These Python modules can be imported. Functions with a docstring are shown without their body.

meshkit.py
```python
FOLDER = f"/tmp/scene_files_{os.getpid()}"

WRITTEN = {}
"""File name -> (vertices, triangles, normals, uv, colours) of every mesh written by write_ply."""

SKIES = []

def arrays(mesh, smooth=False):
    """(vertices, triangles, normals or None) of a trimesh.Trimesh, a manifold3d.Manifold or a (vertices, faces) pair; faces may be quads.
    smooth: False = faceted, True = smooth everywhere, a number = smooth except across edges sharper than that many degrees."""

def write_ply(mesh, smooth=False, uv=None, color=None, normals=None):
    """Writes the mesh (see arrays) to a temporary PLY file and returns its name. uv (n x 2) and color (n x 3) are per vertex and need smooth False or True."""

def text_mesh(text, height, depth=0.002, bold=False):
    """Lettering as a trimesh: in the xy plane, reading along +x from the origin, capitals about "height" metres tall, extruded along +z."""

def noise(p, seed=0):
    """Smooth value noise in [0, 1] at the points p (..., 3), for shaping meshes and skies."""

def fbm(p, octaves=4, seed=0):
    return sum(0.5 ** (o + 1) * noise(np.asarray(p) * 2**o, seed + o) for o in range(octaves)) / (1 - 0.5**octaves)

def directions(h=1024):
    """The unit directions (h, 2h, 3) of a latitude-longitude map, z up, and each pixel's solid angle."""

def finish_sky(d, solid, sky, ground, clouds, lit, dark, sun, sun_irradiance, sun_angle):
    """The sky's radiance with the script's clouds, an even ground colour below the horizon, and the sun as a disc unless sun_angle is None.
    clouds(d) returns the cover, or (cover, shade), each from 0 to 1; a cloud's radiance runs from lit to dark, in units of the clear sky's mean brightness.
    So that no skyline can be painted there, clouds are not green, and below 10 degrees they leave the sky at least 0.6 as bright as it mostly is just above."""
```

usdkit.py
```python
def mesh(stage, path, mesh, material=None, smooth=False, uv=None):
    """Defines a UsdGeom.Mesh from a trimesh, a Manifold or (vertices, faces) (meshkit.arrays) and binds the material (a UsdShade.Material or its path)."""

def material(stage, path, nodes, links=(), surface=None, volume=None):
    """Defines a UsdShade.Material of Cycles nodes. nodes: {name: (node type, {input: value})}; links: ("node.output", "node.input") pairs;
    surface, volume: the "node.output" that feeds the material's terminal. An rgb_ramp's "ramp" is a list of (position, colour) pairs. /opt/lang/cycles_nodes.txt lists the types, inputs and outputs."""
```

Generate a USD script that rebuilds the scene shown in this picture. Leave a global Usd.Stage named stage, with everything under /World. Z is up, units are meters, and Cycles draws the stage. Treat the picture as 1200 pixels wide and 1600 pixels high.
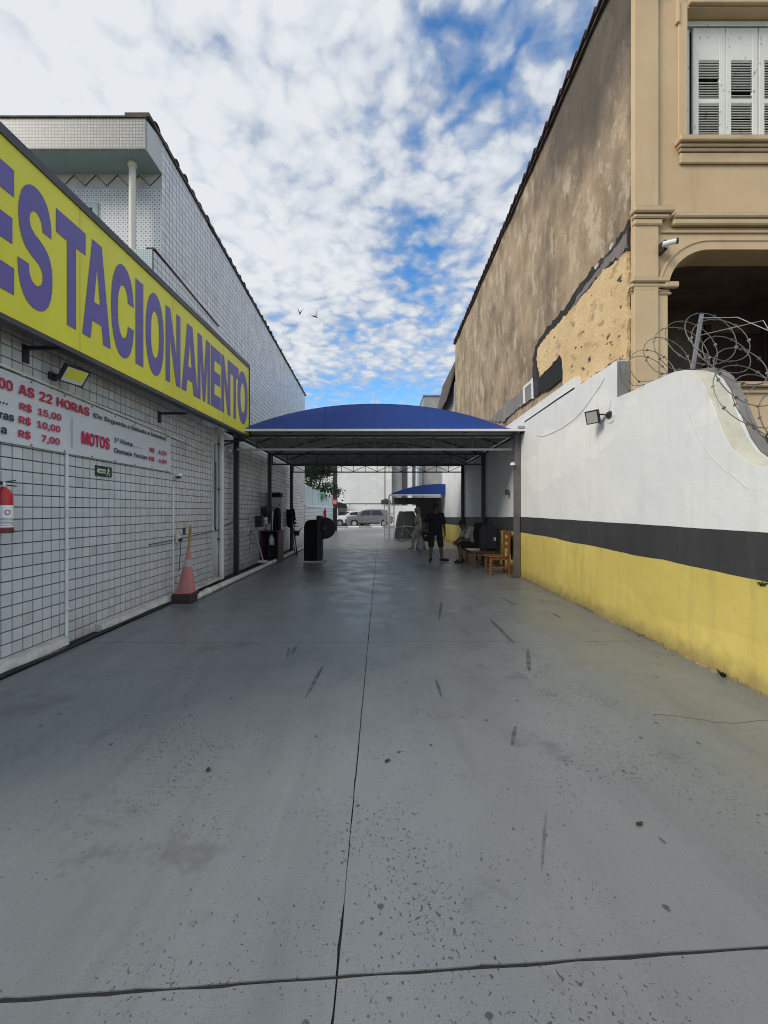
import math, random, glob
import numpy as np
import trimesh
import shapely
from shapely.geometry import Polygon, box as sbox
from shapely import affinity
import manifold3d as m3
import meshkit, usdkit
from pxr import Usd, UsdGeom, UsdLux, UsdShade, Sdf, Gf

stage = Usd.Stage.CreateInMemory()
UsdGeom.SetStageUpAxis(stage, UsdGeom.Tokens.z)
UsdGeom.SetStageMetersPerUnit(stage, 1.0)
UsdGeom.Xform.Define(stage, '/World')
UsdGeom.Scope.Define(stage, '/World/Looks')
PI = math.pi

# ------------------------------------------------------------------ camera
EYE, F, CX, CY = 1.55, 650.0, 597.0, 797.0          # eye height, focal length and vanishing point (pixels of the 1200 x 1600 photo)
cam = UsdGeom.Camera.Define(stage, '/World/camera')
cam.AddTranslateOp().Set(Gf.Vec3d(0, 0, EYE))
cam.AddRotateXYZOp().Set(Gf.Vec3f(90, 0, 0))
cam.CreateHorizontalApertureAttr(36.0)
cam.CreateVerticalApertureAttr(48.0)
cam.CreateFocalLengthAttr(36.0 * F / 1200)
cam.CreateHorizontalApertureOffsetAttr((600 - CX) / 1200 * 36.0)
cam.CreateVerticalApertureOffsetAttr((CY - 800) / 1200 * 36.0)
cam.CreateClippingRangeAttr(Gf.Vec2f(0.05, 2000))
cam.CreateExposureAttr(0.10)

# ------------------------------------------------------------------ sun and sky
SUN = np.array([-0.72, -0.46, 0.62]); SUN = SUN / np.linalg.norm(SUN)
sun = UsdLux.DistantLight.Define(stage, '/World/sun')
sun.CreateIntensityAttr(0.60)
sun.CreateAngleAttr(24.0)
sun.CreateNormalizeAttr(True) if hasattr(sun, 'CreateNormalizeAttr') else None
sun.GetPrim().GetAttribute('inputs:normalize').Set(True)
sun.CreateColorAttr(Gf.Vec3f(1.0, 0.93, 0.82))
_z = SUN; _x = np.cross([0, 0, 1], _z); _x /= np.linalg.norm(_x); _y = np.cross(_z, _x)
_m = np.eye(4); _m[0, :3], _m[1, :3], _m[2, :3] = _x, _y, _z
sun.AddTransformOp().Set(Gf.Matrix4d(_m.tolist()))
SKY = 0.10
CLOUD = np.array([0.80, 0.80, 0.80])


def direction(px, py):
    d = np.array([(px - CX) / F, 1.0, (CY - py) / F])
    return d / np.linalg.norm(d)


def sky_material():
    n, l = {}, []
    n['tc'] = ('texture_coordinate', {})
    n['sky'] = ('sky_texture', {'sky_type': 'single_scattering', 'sun_disc': False, 'sun_elevation': math.asin(SUN[2]), 'sun_rotation': math.atan2(SUN[0], SUN[1]), 'altitude': 50.0, 'air_density': 1.0, 'aerosol_density': 0.35, 'ozone_density': 1.6})
    l.append(('tc.generated', 'sky.vector'))
    n['skyhsv'] = ('hsv', {'hue': 0.5, 'saturation': 1.32, 'value': 2.1, 'fac': 1.0})
    l.append(('sky.color', 'skyhsv.color'))
    n['sep'] = ('separate_xyz', {}); l.append(('tc.generated', 'sep.vector'))
    n['zc'] = ('math', {'math_type': 'maximum', 'value2': 0.0}); l.append(('sep.z', 'zc.value1'))
    n['zz'] = ('math', {'math_type': 'add', 'value2': 0.13}); l.append(('zc.value', 'zz.value1'))
    for a in 'xy':
        n['u' + a] = ('math', {'math_type': 'divide'})
        l += [('sep.' + a, f'u{a}.value1'), ('zz.value', f'u{a}.value2')]
    n['uv'] = ('combine_xyz', {'z': 3.7}); l += [('ux.value', 'uv.x'), ('uy.value', 'uv.y')]
    # rows of the cloud field run slanted
    n['uvr'] = ('mapping', {'mapping_type': 'point', 'rotation': (0, 0, 0.6), 'scale': (1.0, 1.0, 1.0), 'location': (0.35, 0.1, 0)})
    l.append(('uv.vector', 'uvr.vector'))
    n['big'] = ('noise_texture', {'scale': 1.7, 'detail': 3.0, 'roughness': 0.55}); l.append(('uvr.vector', 'big.vector'))
    n['puff'] = ('noise_texture', {'scale': 10.5, 'detail': 5.0, 'roughness': 0.55, 'distortion': 0.15}); l.append(('uvr.vector', 'puff.vector'))
    n['cell'] = ('voronoi_texture', {'feature': 'smooth_f1', 'scale': 15.0, 'smoothness': 0.35, 'randomness': 1.0, 'detail': 1.0, 'roughness': 0.5})
    n['wob'] = ('noise_texture', {'scale': 9.0, 'detail': 4.0, 'roughness': 0.6}); l.append(('uvr.vector', 'wob.vector'))
    n['wobs'] = ('vector_math', {'math_type': 'multiply_add', 'vector2': (0.11, 0.11, 0.0)})
    l += [('wob.color', 'wobs.vector1'), ('uvr.vector', 'wobs.vector3'), ('wobs.vector', 'cell.vector')]
    # cover: puffs of a high broken layer, thicker in some parts of the sky than in others
    def madd(name, src, k, prev):
        n[name] = ('math', {'math_type': 'multiply_add', 'value2': k, 'value3': 0.0})
        l.append((src, name + '.value1'))
        if isinstance(prev, str):
            l.append((prev, name + '.value3'))
        else:
            n[name][1]['value3'] = prev
        return name + '.value'
    s = madd('c1', 'puff.fac', 1.25, BIAS)
    s = madd('c2', 'big.fac', 0.9, s)
    s = madd('c3', 'cell.distance', -0.80, s)
    s = madd('c4', 'sep.x', -0.30, s)                    # thicker towards the left
    for i, (px, py, k, r) in enumerate(HOLES):
        d = direction(px, py)
        n[f'h{i}'] = ('vector_math', {'math_type': 'distance', 'vector2': tuple(d)}); l.append(('tc.generated', f'h{i}.vector1'))
        n[f'hm{i}'] = ('map_range', {'range_type': 'smoothstep', 'from_min': 0.0, 'from_max': r, 'to_min': k, 'to_max': 0.0, 'clamp': True}); l.append((f'h{i}.value', f'hm{i}.value'))
        n[f'ha{i}'] = ('math', {'math_type': 'add'}); l += [(f'hm{i}.result', f'ha{i}.value1'), (s, f'ha{i}.value2')]
        s = f'ha{i}.value'
    n['low'] = ('map_range', {'range_type': 'smoothstep', 'from_min': 0.25, 'from_max': 0.34, 'to_min': -0.62, 'to_max': 0.0, 'clamp': True}); l.append(('sep.z', 'low.value'))
    n['ca'] = ('math', {'math_type': 'add'}); l += [('low.result', 'ca.value1'), (s, 'ca.value2')]
    n['cov'] = ('map_range', {'range_type': 'smoothstep', 'from_min': -0.05, 'from_max': 0.90, 'to_min': 0.0, 'to_max': 1.0, 'clamp': True}); l.append(('ca.value', 'cov.value'))
    # cloud brightness: bright puffs, grey-blue between them
    n['sh'] = ('map_range', {'range_type': 'smoothstep', 'from_min': 0.35, 'from_max': 1.55, 'to_min': 0.0, 'to_max': 1.0, 'clamp': True}); l.append(('ca.value', 'sh.value'))
    n['soft'] = ('noise_texture', {'scale': 9.0, 'detail': 5.0, 'roughness': 0.55}); l.append(('uv.vector', 'soft.vector'))
    n['shm'] = ('math', {'math_type': 'multiply_add', 'value2': 0.95, 'value3': -0.28}); l.append(('soft.fac', 'shm.value1'))
    n['sha'] = ('math', {'math_type': 'add', 'use_clamp': True}); l += [('sh.result', 'sha.value1'), ('shm.value', 'sha.value2')]
    n['ccol'] = ('rgb_ramp', {'ramp': [(0.0, tuple(CLOUD * (5.0, 5.7, 7.0))), (0.45, tuple(CLOUD * (7.2, 7.8, 8.7))), (0.8, tuple(CLOUD * (8.5, 9.0, 9.6))), (1.0, tuple(CLOUD * (9.2, 9.6, 10.1)))]})
    l.append(('sha.value', 'ccol.fac'))
    n['mix'] = ('mix_color', {'blend_type': 'mix', 'use_clamp': True, 'use_clamp_result': False})
    l += [('cov.result', 'mix.fac'), ('skyhsv.color', 'mix.a'), ('ccol.color', 'mix.b')]
    n['bg'] = ('background_shader', {'strength': SKY}); l.append(('mix.result', 'bg.color'))
    return usdkit.material(stage, '/World/Looks/sky_look', n, l, surface='bg.background')


BIAS = 0.44
HOLES = [(645, 405, -0.72, 0.13), (690, 480, -0.35, 0.15), (900, 0, -0.28, 0.38), (715, 110, -0.36, 0.10), (690, 60, -0.25, 0.12), (540, 520, -0.50, 0.12), (430, 515, -0.22, 0.08), (80, 120, 0.30, 0.6), (620, 610, -0.15, 0.2)]
dome = UsdLux.DomeLight.Define(stage, '/World/sky')
dome.CreateIntensityAttr(1.0)
UsdShade.MaterialBindingAPI.Apply(dome.GetPrim()).Bind(sky_material())
dome.GetPrim().SetCustomDataByKey('kind', 'structure')

# ------------------------------------------------------------------ helpers: naming, objects
taken = {}


def numbered(parent, name):
    k = taken.get((parent, name), 0)
    taken[(parent, name)] = k + 1
    return name if k == 0 else f'{name}_{k:03d}'


class T:
    """A thing, part or sub-part: its prim path and the world transform of the thing it belongs to."""
    def __init__(self, path, loc, rz): self.path, self.loc, self.rz = path, np.array(loc, float), rz
    @property
    def prim(self): return stage.GetPrimAtPath(self.path)


def tag(o, label=None, cat=None, group=None, kind=None):
    p = o.prim if isinstance(o, T) else o
    for k, v in (('label', label), ('category', cat), ('group', group), ('kind', kind)):
        if v: p.SetCustomDataByKey(k, v)


def thing(name, label=None, cat=None, loc=(0, 0, 0), rz=0.0, group=None, kind=None):
    path = '/World/' + numbered('/World', name)
    x = UsdGeom.Xform.Define(stage, path)
    x.AddTranslateOp().Set(Gf.Vec3d(*map(float, loc)))
    if rz: x.AddRotateZOp().Set(math.degrees(rz))
    t = T(path, loc, rz)
    tag(t, label, cat, group, kind)
    return t


def part(t, name, mesh, mat, smooth=False, label=None, local=False, kind=None):
    """One mesh under t. Points are in world coordinates unless local."""
    v, f, _ = meshkit.arrays(mesh)
    if not local:
        v = v - t.loc
        if t.rz:
            c, s = math.cos(-t.rz), math.sin(-t.rz)
            v = np.stack([v[:, 0] * c - v[:, 1] * s, v[:, 0] * s + v[:, 1] * c, v[:, 2]], 1)
    path = t.path + '/' + numbered(t.path, name)
    usdkit.mesh(stage, path, (v, f), mat, smooth=smooth)
    o = T(path, t.loc, t.rz)
    tag(o, label, None, None, kind)
    return o


def single(name, mesh, mat, label=None, cat=None, group=None, kind=None, smooth=False, origin=None):
    v, f, _ = meshkit.arrays(mesh)
    path = '/World/' + numbered('/World', name)
    o = np.array(origin if origin is not None else (0, 0, 0), float)
    m = usdkit.mesh(stage, path, (v - o, f), mat, smooth=smooth)
    if origin is not None: m.AddTranslateOp().Set(Gf.Vec3d(*o.tolist()))
    t = T(path, o, 0)
    tag(t, label, cat, group, kind)
    return t


def copy_of(src, name, loc, rz=0.0, label=None, cat=None, group=None):
    path = '/World/' + numbered('/World', name)
    x = UsdGeom.Xform.Define(stage, path)
    x.GetPrim().GetReferences().AddInternalReference(src.path)
    x.GetPrim().SetInstanceable(True)
    ops = {o.GetOpName(): o for o in x.GetOrderedXformOps()}
    x.ClearXformOpOrder()
    x.AddTranslateOp().Set(Gf.Vec3d(*map(float, loc)))
    x.AddRotateZOp().Set(math.degrees(rz))
    t = T(path, loc, rz)
    tag(t, label, cat, group)
    return t

# ------------------------------------------------------------------ helpers: shapes
cat_ = trimesh.util.concatenate


def bx(x0, x1, y0, y1, z0, z1):
    m = trimesh.creation.box([abs(x1 - x0), abs(y1 - y0), abs(z1 - z0)])
    m.apply_translation([(x0 + x1) / 2, (y0 + y1) / 2, (z0 + z1) / 2])
    return m


def cbx(x0, x1, y0, y1, z0, z1, c=0.006):
    """A box with chamfered edges."""
    lo, hi = np.array([min(x0, x1), min(y0, y1), min(z0, z1)]), np.array([max(x0, x1), max(y0, y1), max(z0, z1)])
    c = min(c, 0.45 * (hi - lo).min())
    pts = []
    for i in range(8):
        s = np.array([(i >> k) & 1 for k in range(3)])
        p = np.where(s, hi, lo)
        for k in range(3):
            q = p + np.where(s, -c, c); q[k] = p[k]
            pts.append(q)
    return trimesh.convex.convex_hull(np.array(pts))


def hull(pts): return trimesh.convex.convex_hull(np.array(pts, float))


def tube(pts, r, n=8, closed=False):
    """A round bar along a polyline; r may be one radius or one per point."""
    p = np.array(pts, float)
    rr = np.broadcast_to(np.asarray(r, float), (len(p),))
    d = np.roll(p, -1, 0) - np.roll(p, 1, 0)
    if not closed:
        d[0], d[-1] = p[1] - p[0], p[-1] - p[-2]
    d /= np.linalg.norm(d, axis=1, keepdims=True) + 1e-12
    a = np.array([0, 0, 1.0]) if abs(d[0][2]) < 0.9 else np.array([1.0, 0, 0])
    rings, u = [], None
    for i in range(len(p)):
        u = np.cross(d[i], a) if u is None else u - d[i] * (u @ d[i])
        u /= np.linalg.norm(u) + 1e-12
        w = np.cross(d[i], u)
        t = np.linspace(0, 2 * PI, n, endpoint=False)
        rings.append(p[i] + rr[i] * (np.cos(t)[:, None] * u + np.sin(t)[:, None] * w))
    v = np.vstack(rings); f = []
    k = len(p)
    for i in range(k if closed else k - 1):
        j = (i + 1) % k
        for q in range(n):
            q2 = (q + 1) % n
            f += [[i * n + q, i * n + q2, j * n + q2], [i * n + q, j * n + q2, j * n + q]]
    if not closed:
        for base, flip in ((0, 1), ((k - 1) * n, 0)):
            for q in range(1, n - 1):
                t = [base, base + q, base + q + 1]
                f.append(t[::-1] if flip else t)
    return trimesh.Trimesh(v, f, process=False)


def bar(a, b, w, h=None):
    """A square bar from a to b."""
    a, b = np.array(a, float), np.array(b, float)
    h = h or w
    d = (b - a) / np.linalg.norm(b - a)
    u = np.cross(d, [0, 0, 1.0]) if abs(d[2]) < 0.95 else np.array([1.0, 0, 0])
    u /= np.linalg.norm(u); q = np.cross(d, u)
    return hull([e + su * u * w / 2 + sq * q * h / 2 for e in (a, b) for su in (-1, 1) for sq in (-1, 1)])


def cyl(a, b, r, n=20, r2=None): return tube([a, b], [r, r if r2 is None else r2], n)


def extrude(poly, lo, hi, axis):
    """A shapely polygon made solid. axis 'x': polygon is (y, z); 'y': (x, z); 'z': (x, y)."""
    out = []
    for g in getattr(poly, 'geoms', [poly]):
        if g.is_empty or g.area < 1e-8: continue
        m = trimesh.creation.extrude_polygon(g, hi - lo, engine='earcut')
        v = np.array(m.vertices)
        a, b, c = v[:, 0], v[:, 1], v[:, 2] + lo
        v = np.stack({'x': (c, a, b), 'y': (a, c, b), 'z': (a, b, c)}[axis], 1)
        m = trimesh.Trimesh(v, m.faces[:, ::-1] if axis == 'y' else m.faces, process=False)
        out.append(m)
    return cat_(out)


def lathe(profile, n=24, loc=(0, 0, 0)):
    m = trimesh.creation.revolve(np.array(profile, float), sections=n)
    m.apply_translation(loc)
    return m


def sheet(grid):
    """A surface through a (rows, columns, 3) grid of points."""
    g = np.array(grid, float); r, c = g.shape[:2]
    i = np.arange(r * c).reshape(r, c)
    f = np.stack([i[:-1, :-1], i[1:, :-1], i[1:, 1:], i[:-1, 1:]], -1).reshape(-1, 4)
    return trimesh.Trimesh(g.reshape(-1, 3), np.vstack([f[:, [0, 1, 2]], f[:, [0, 2, 3]]]), process=False)


def xf(m, loc=(0, 0, 0), rot=None, scale=None):
    m = m.copy()
    if scale is not None: m.apply_scale(scale)
    if rot is not None: m.apply_transform(trimesh.transformations.euler_matrix(*rot))
    m.apply_translation(loc)
    return m


def W(px, py, Y): return np.array([(px - CX) * Y / F, Y, EYE - (py - CY) * Y / F])   # photo pixel -> point at distance Y
def G(px, py): return W(px, py, F * EYE / (py - CY))                                    # photo pixel -> point on the ground
def S(px, py, X): return W(px, py, F * X / (px - CX))                                  # photo pixel -> point on a wall x = X


def glyphs(text, weight=800):
    """Lettering outline as shapely geometry; capitals 1 high, baseline at 0."""
    from PIL import Image, ImageDraw, ImageFont
    font = ImageFont.truetype(glob.glob('/opt/blender-*/*/datafiles/fonts/Inter.woff2')[0], 160)
    try: font.set_variation_by_axes([32, weight])
    except Exception: pass
    x0, y0, x1, y1 = font.getbbox(text, anchor='ls')
    im = Image.new('L', (x1 - x0 + 8, y1 - y0 + 8))
    ImageDraw.Draw(im).text((4 - x0, 4 - y0), text, 255, font, anchor='ls')
    on = np.pad(np.asarray(im) > 127, ((0, 0), (1, 1))).astype(np.int8)
    rows, starts = np.nonzero(np.diff(on, axis=1) == 1)
    ends = np.nonzero(np.diff(on, axis=1) == -1)[1]
    g = shapely.union_all(shapely.box(starts, -rows - 1, ends, -rows)).buffer(0.8).buffer(-0.8).simplify(0.6)
    cap = font.getbbox('H', anchor='ls'); s = 1.0 / (cap[3] - cap[1])
    return affinity.affine_transform(g, [s, 0, 0, s, 0, (4 - y0) * s])


def fit(g, x0, x1, zbase, cap):
    """Scales an outline to span x0..x1 with capitals of the given height on the baseline."""
    a, _, b, _ = g.bounds
    k = (x1 - x0) / (b - a)
    return affinity.affine_transform(g, [k, 0, 0, cap, x0 - a * k, zbase])

# ------------------------------------------------------------------ helpers: materials
looks = {}


def look(name, col, rough=0.6, metal=0.0, var=0.12, scale=3.0, bump=0.0, bscale=80.0, spec=0.5, col2=None, detail=5.0, stretch=(1, 1, 1), extra=None):
    """Principled material whose colour drifts between two tones with noise in world space, with fine relief."""
    if name in looks: return looks[name]
    col = np.array(col, float)
    c2 = np.array(col2, float) if col2 is not None else np.clip(col * (1 + var), 0, 1)
    c1 = col if col2 is not None else col * (1 - var)
    n = {'g': ('geometry', {}), 'm': ('mapping', {'scale': stretch}), 'n': ('noise_texture', {'scale': scale, 'detail': detail, 'roughness': 0.6}),
         'r': ('rgb_ramp', {'ramp': [(0.3, tuple(c1)), (0.7, tuple(c2))]}),
         'p': ('principled_bsdf', {'roughness': rough, 'metallic': metal, 'specular_ior_level': spec, **(extra or {})})}
    l = [('g.position', 'm.vector'), ('m.vector', 'n.vector'), ('n.fac', 'r.fac'), ('r.color', 'p.base_color')]
    if bump:
        n['bn'] = ('noise_texture', {'scale': bscale, 'detail': 4.0, 'roughness': 0.6})
        n['b'] = ('bump', {'strength': bump, 'distance': 0.02})
        l += [('g.position', 'bn.vector'), ('bn.fac', 'b.height'), ('b.normal', 'p.normal')]
    looks[name] = usdkit.material(stage, '/World/Looks/' + name, n, l, surface='p.BSDF')
    return looks[name]


class Graph:
    """Small builder for node graphs."""
    def __init__(self): self.n, self.l, self.k = {}, [], 0
    def add(self, kind, ins=None, **links):
        self.k += 1
        nm = f'n{self.k}'
        self.n[nm] = (kind, dict(ins or {}))
        for k, v in links.items():
            if isinstance(v, str): self.l.append((v, f'{nm}.{k}'))
            else: self.n[nm][1][k] = v
        return nm
    def math(self, op, a, b=0.0, c=0.0, clamp=False): return self.add('math', {'math_type': op, 'use_clamp': clamp}, value1=a, value2=b, value3=c) + '.value'
    def noise(self, vec, scale, detail=4.0, rough=0.55, dist=0.0): return self.add('noise_texture', {'scale': scale, 'detail': detail, 'roughness': rough, 'distortion': dist}, vector=vec) + '.fac'
    def smooth(self, v, a, b, lo=0.0, hi=1.0): return self.add('map_range', {'range_type': 'smoothstep', 'from_min': a, 'from_max': b, 'to_min': lo, 'to_max': hi, 'clamp': True}, value=v) + '.result'
    def mix(self, f, a, b, mode='mix'): return self.add('mix_color', {'blend_type': mode, 'use_clamp': True}, fac=f, a=a, b=b) + '.result'
    def ramp(self, f, stops): return self.add('rgb_ramp', {'ramp': stops}, fac=f) + '.color'
    def pos(self): return self.add('geometry') + '.position'
    def sep(self, v):
        s = self.add('separate_xyz', vector=v)
        return s + '.x', s + '.y', s + '.z'
    def mapped(self, v, scale=(1, 1, 1), rot=(0, 0, 0), loc=(0, 0, 0)): return self.add('mapping', {'scale': scale, 'rotation': rot, 'location': loc}, vector=v) + '.vector'
    def bump(self, h, strength, dist=0.02, **k): return self.add('bump', {'strength': strength, 'distance': dist}, height=h, **k) + '.normal'
    def done(self, name, col, rough=0.6, normal=None, **ins):
        links = {'base_color': col, 'roughness': rough}
        if normal: links['normal'] = normal
        p = self.add('principled_bsdf', ins, **links)
        looks[name] = usdkit.material(stage, '/World/Looks/' + name, self.n, self.l, surface=p + '.BSDF')
        return looks[name]

# ------------------------------------------------------------------ materials
def mat_floor(name, light, dark, chips=True):
    g = Graph(); p = g.pos()
    big = g.noise(p, 0.7, 4, 0.6)
    mid = g.noise(g.mapped(p, (1.0, 0.35, 1.0)), 3.0, 5, 0.6)
    tone = g.math('multiply_add', mid, 0.5, g.math('multiply', big, 0.5))
    c = g.ramp(tone, [(0.32, dark), (0.5, tuple((np.array(light) + np.array(dark)) / 2)), (0.68, light)])
    fine = g.noise(p, 160.0, 3, 0.7)
    c = g.mix(g.smooth(fine, 0.40, 0.62, 0.0, 0.22), c, (0.06, 0.065, 0.065))
    h = g.math('multiply', fine, 0.15)
    if chips:
        # paint chipped off in clusters: dark pits
        clus = g.smooth(g.noise(p, 0.9, 4, 0.65), 0.30, 0.70)
        pit = g.noise(g.mapped(p, (1.0, 0.8, 1.0)), 62.0, 3, 0.6, 0.5)
        thr = g.math('multiply_add', clus, -0.135, 0.705)
        m1 = g.smooth(g.math('subtract', pit, thr), 0.0, 0.02)
        vor = g.add('voronoi_texture', {'feature': 'f1', 'scale': 9.0, 'randomness': 1.0}, vector=g.mapped(p, (1.0, 0.8, 1.0)))
        sel = g.smooth(g.add('separate_xyz', vector=vor + '.color') + '.x', 0.80, 0.84)
        vd = g.math('add', vor + '.distance', g.math('multiply', g.noise(p, 55.0, 3), 0.22))
        m2 = g.math('multiply', g.smooth(vd, 0.20, 0.24, 1.0, 0.0), sel)
        m3_ = g.math('multiply', g.smooth(g.noise(p, 150.0, 2, 0.5), 0.665, 0.70), 0.6)
        m = g.math('maximum', g.math('maximum', m1, m2), m3_, clamp=True)
        c = g.mix(g.math('multiply', m, 0.74), c, (0.022, 0.022, 0.023))
        lane = g.noise(g.mapped(p, (2.2, 0.25, 1.0)), 1.0, 5, 0.65)
        c = g.mix(g.smooth(lane, 0.50, 0.68, 0.0, 0.32), c, (0.095, 0.104, 0.108))
        oil = g.noise(g.mapped(p, loc=(2.2, 5.1, 0)), 0.8, 6, 0.72)
        c = g.mix(g.smooth(oil, 0.58, 0.66, 0.0, 0.35), c, (0.055, 0.058, 0.06))
        worn = g.smooth(g.noise(p, 2.3, 6, 0.7), 0.60, 0.72, 0.0, 0.30)
        c = g.mix(worn, c, (0.075, 0.078, 0.078))
        pale = g.smooth(g.noise(g.mapped(p, loc=(7, 3, 0)), 5.0, 6, 0.75), 0.715, 0.76, 0.0, 0.40)
        c = g.mix(pale, c, (0.36, 0.36, 0.35))
        h = g.math('subtract', h, g.math('multiply', m, 0.9))
    r = g.smooth(g.noise(p, 2.0, 5, 0.65), 0.3, 0.7, 0.26, 0.46)
    return g.done(name, c, r, g.bump(h, 0.35, 0.006))


def mat_plaster(name, a, b, stain, amount=0.35, bump=0.35, rough=0.75, low=None, streak=6.0):
    """Painted plaster: drift of tone, downward streaks of dirt, trowel relief; low: (z, colour) grime towards the foot."""
    g = Graph(); p = g.pos()
    c = g.ramp(g.noise(p, 1.3, 5, 0.6), [(0.33, a), (0.66, b)])
    rep = g.noise(g.mapped(p, (0.5, 0.5, 0.9), loc=(3.1, 1.7, 0.4)), 0.8, 3, 0.5)
    c = g.mix(g.smooth(rep, 0.485, 0.505, 0.0, 0.30), c, tuple(np.array(a) * (0.80, 0.82, 0.85)))
    st = g.noise(g.mapped(p, (streak, streak, 0.5)), 1.0, 5, 0.65)
    c = g.mix(g.smooth(st, 0.50, 0.76, 0.0, amount), c, stain)
    sp = g.noise(p, 14.0, 5, 0.7)
    c = g.mix(g.smooth(sp, 0.64, 0.74, 0.0, amount * 1.1), c, stain)
    if low:
        x, y, z = g.sep(p)
        e = g.math('multiply_add', g.noise(p, 6.0, 4), low[0] * 1.6, g.math('subtract', low[0] * 0.2, z))
        c = g.mix(g.smooth(e, -0.1, low[0], 0.0, 0.75), c, low[1])
    h = g.math('multiply_add', g.noise(p, 5.0, 4, 0.5), 1.0, g.math('multiply', g.noise(p, 60.0, 4, 0.6), 0.28))
    return g.done(name, c, rough, g.bump(h, bump, 0.03))


def mat_tile(name, a, b, rough=0.22, pitch=0.1215):
    """Glazed wall tiles: each one a slightly different white; grime creeping up from the floor."""
    g = Graph(); p = g.pos()
    sn = g.add('vector_math', {'math_type': 'snap', 'vector2': (5.0, pitch, pitch)}, vector1=p) + '.vector'
    wn = g.add('white_noise_texture', vector=sn) + '.value'
    c = g.ramp(wn, [(0.0, tuple(np.array(a) * (0.88, 0.86, 0.82))), (0.03, tuple(np.array(a) * (0.94, 0.93, 0.91))), (0.06, a), (1.0, b)])
    x, y, z = g.sep(p)
    e = g.math('multiply_add', g.noise(p, 3.0, 5, 0.65), 0.9, g.math('multiply', z, -0.9))
    c = g.mix(g.smooth(e, 0.12, 0.62, 0.0, 0.55), c, (0.30, 0.27, 0.22))
    rain = g.noise(g.mapped(p, (2.0, 2.5, 0.22)), 1.6, 5, 0.65)
    c = g.mix(g.smooth(rain, 0.5, 0.75, 0.0, 0.30), c, (0.36, 0.35, 0.33))
    rr = g.smooth(g.noise(p, 4.0, 4), 0.3, 0.7, rough * 0.8, rough * 1.8)
    return g.done(name, c, rr, g.bump(g.noise(p, 9.0, 2), 0.05, 0.02))


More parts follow.
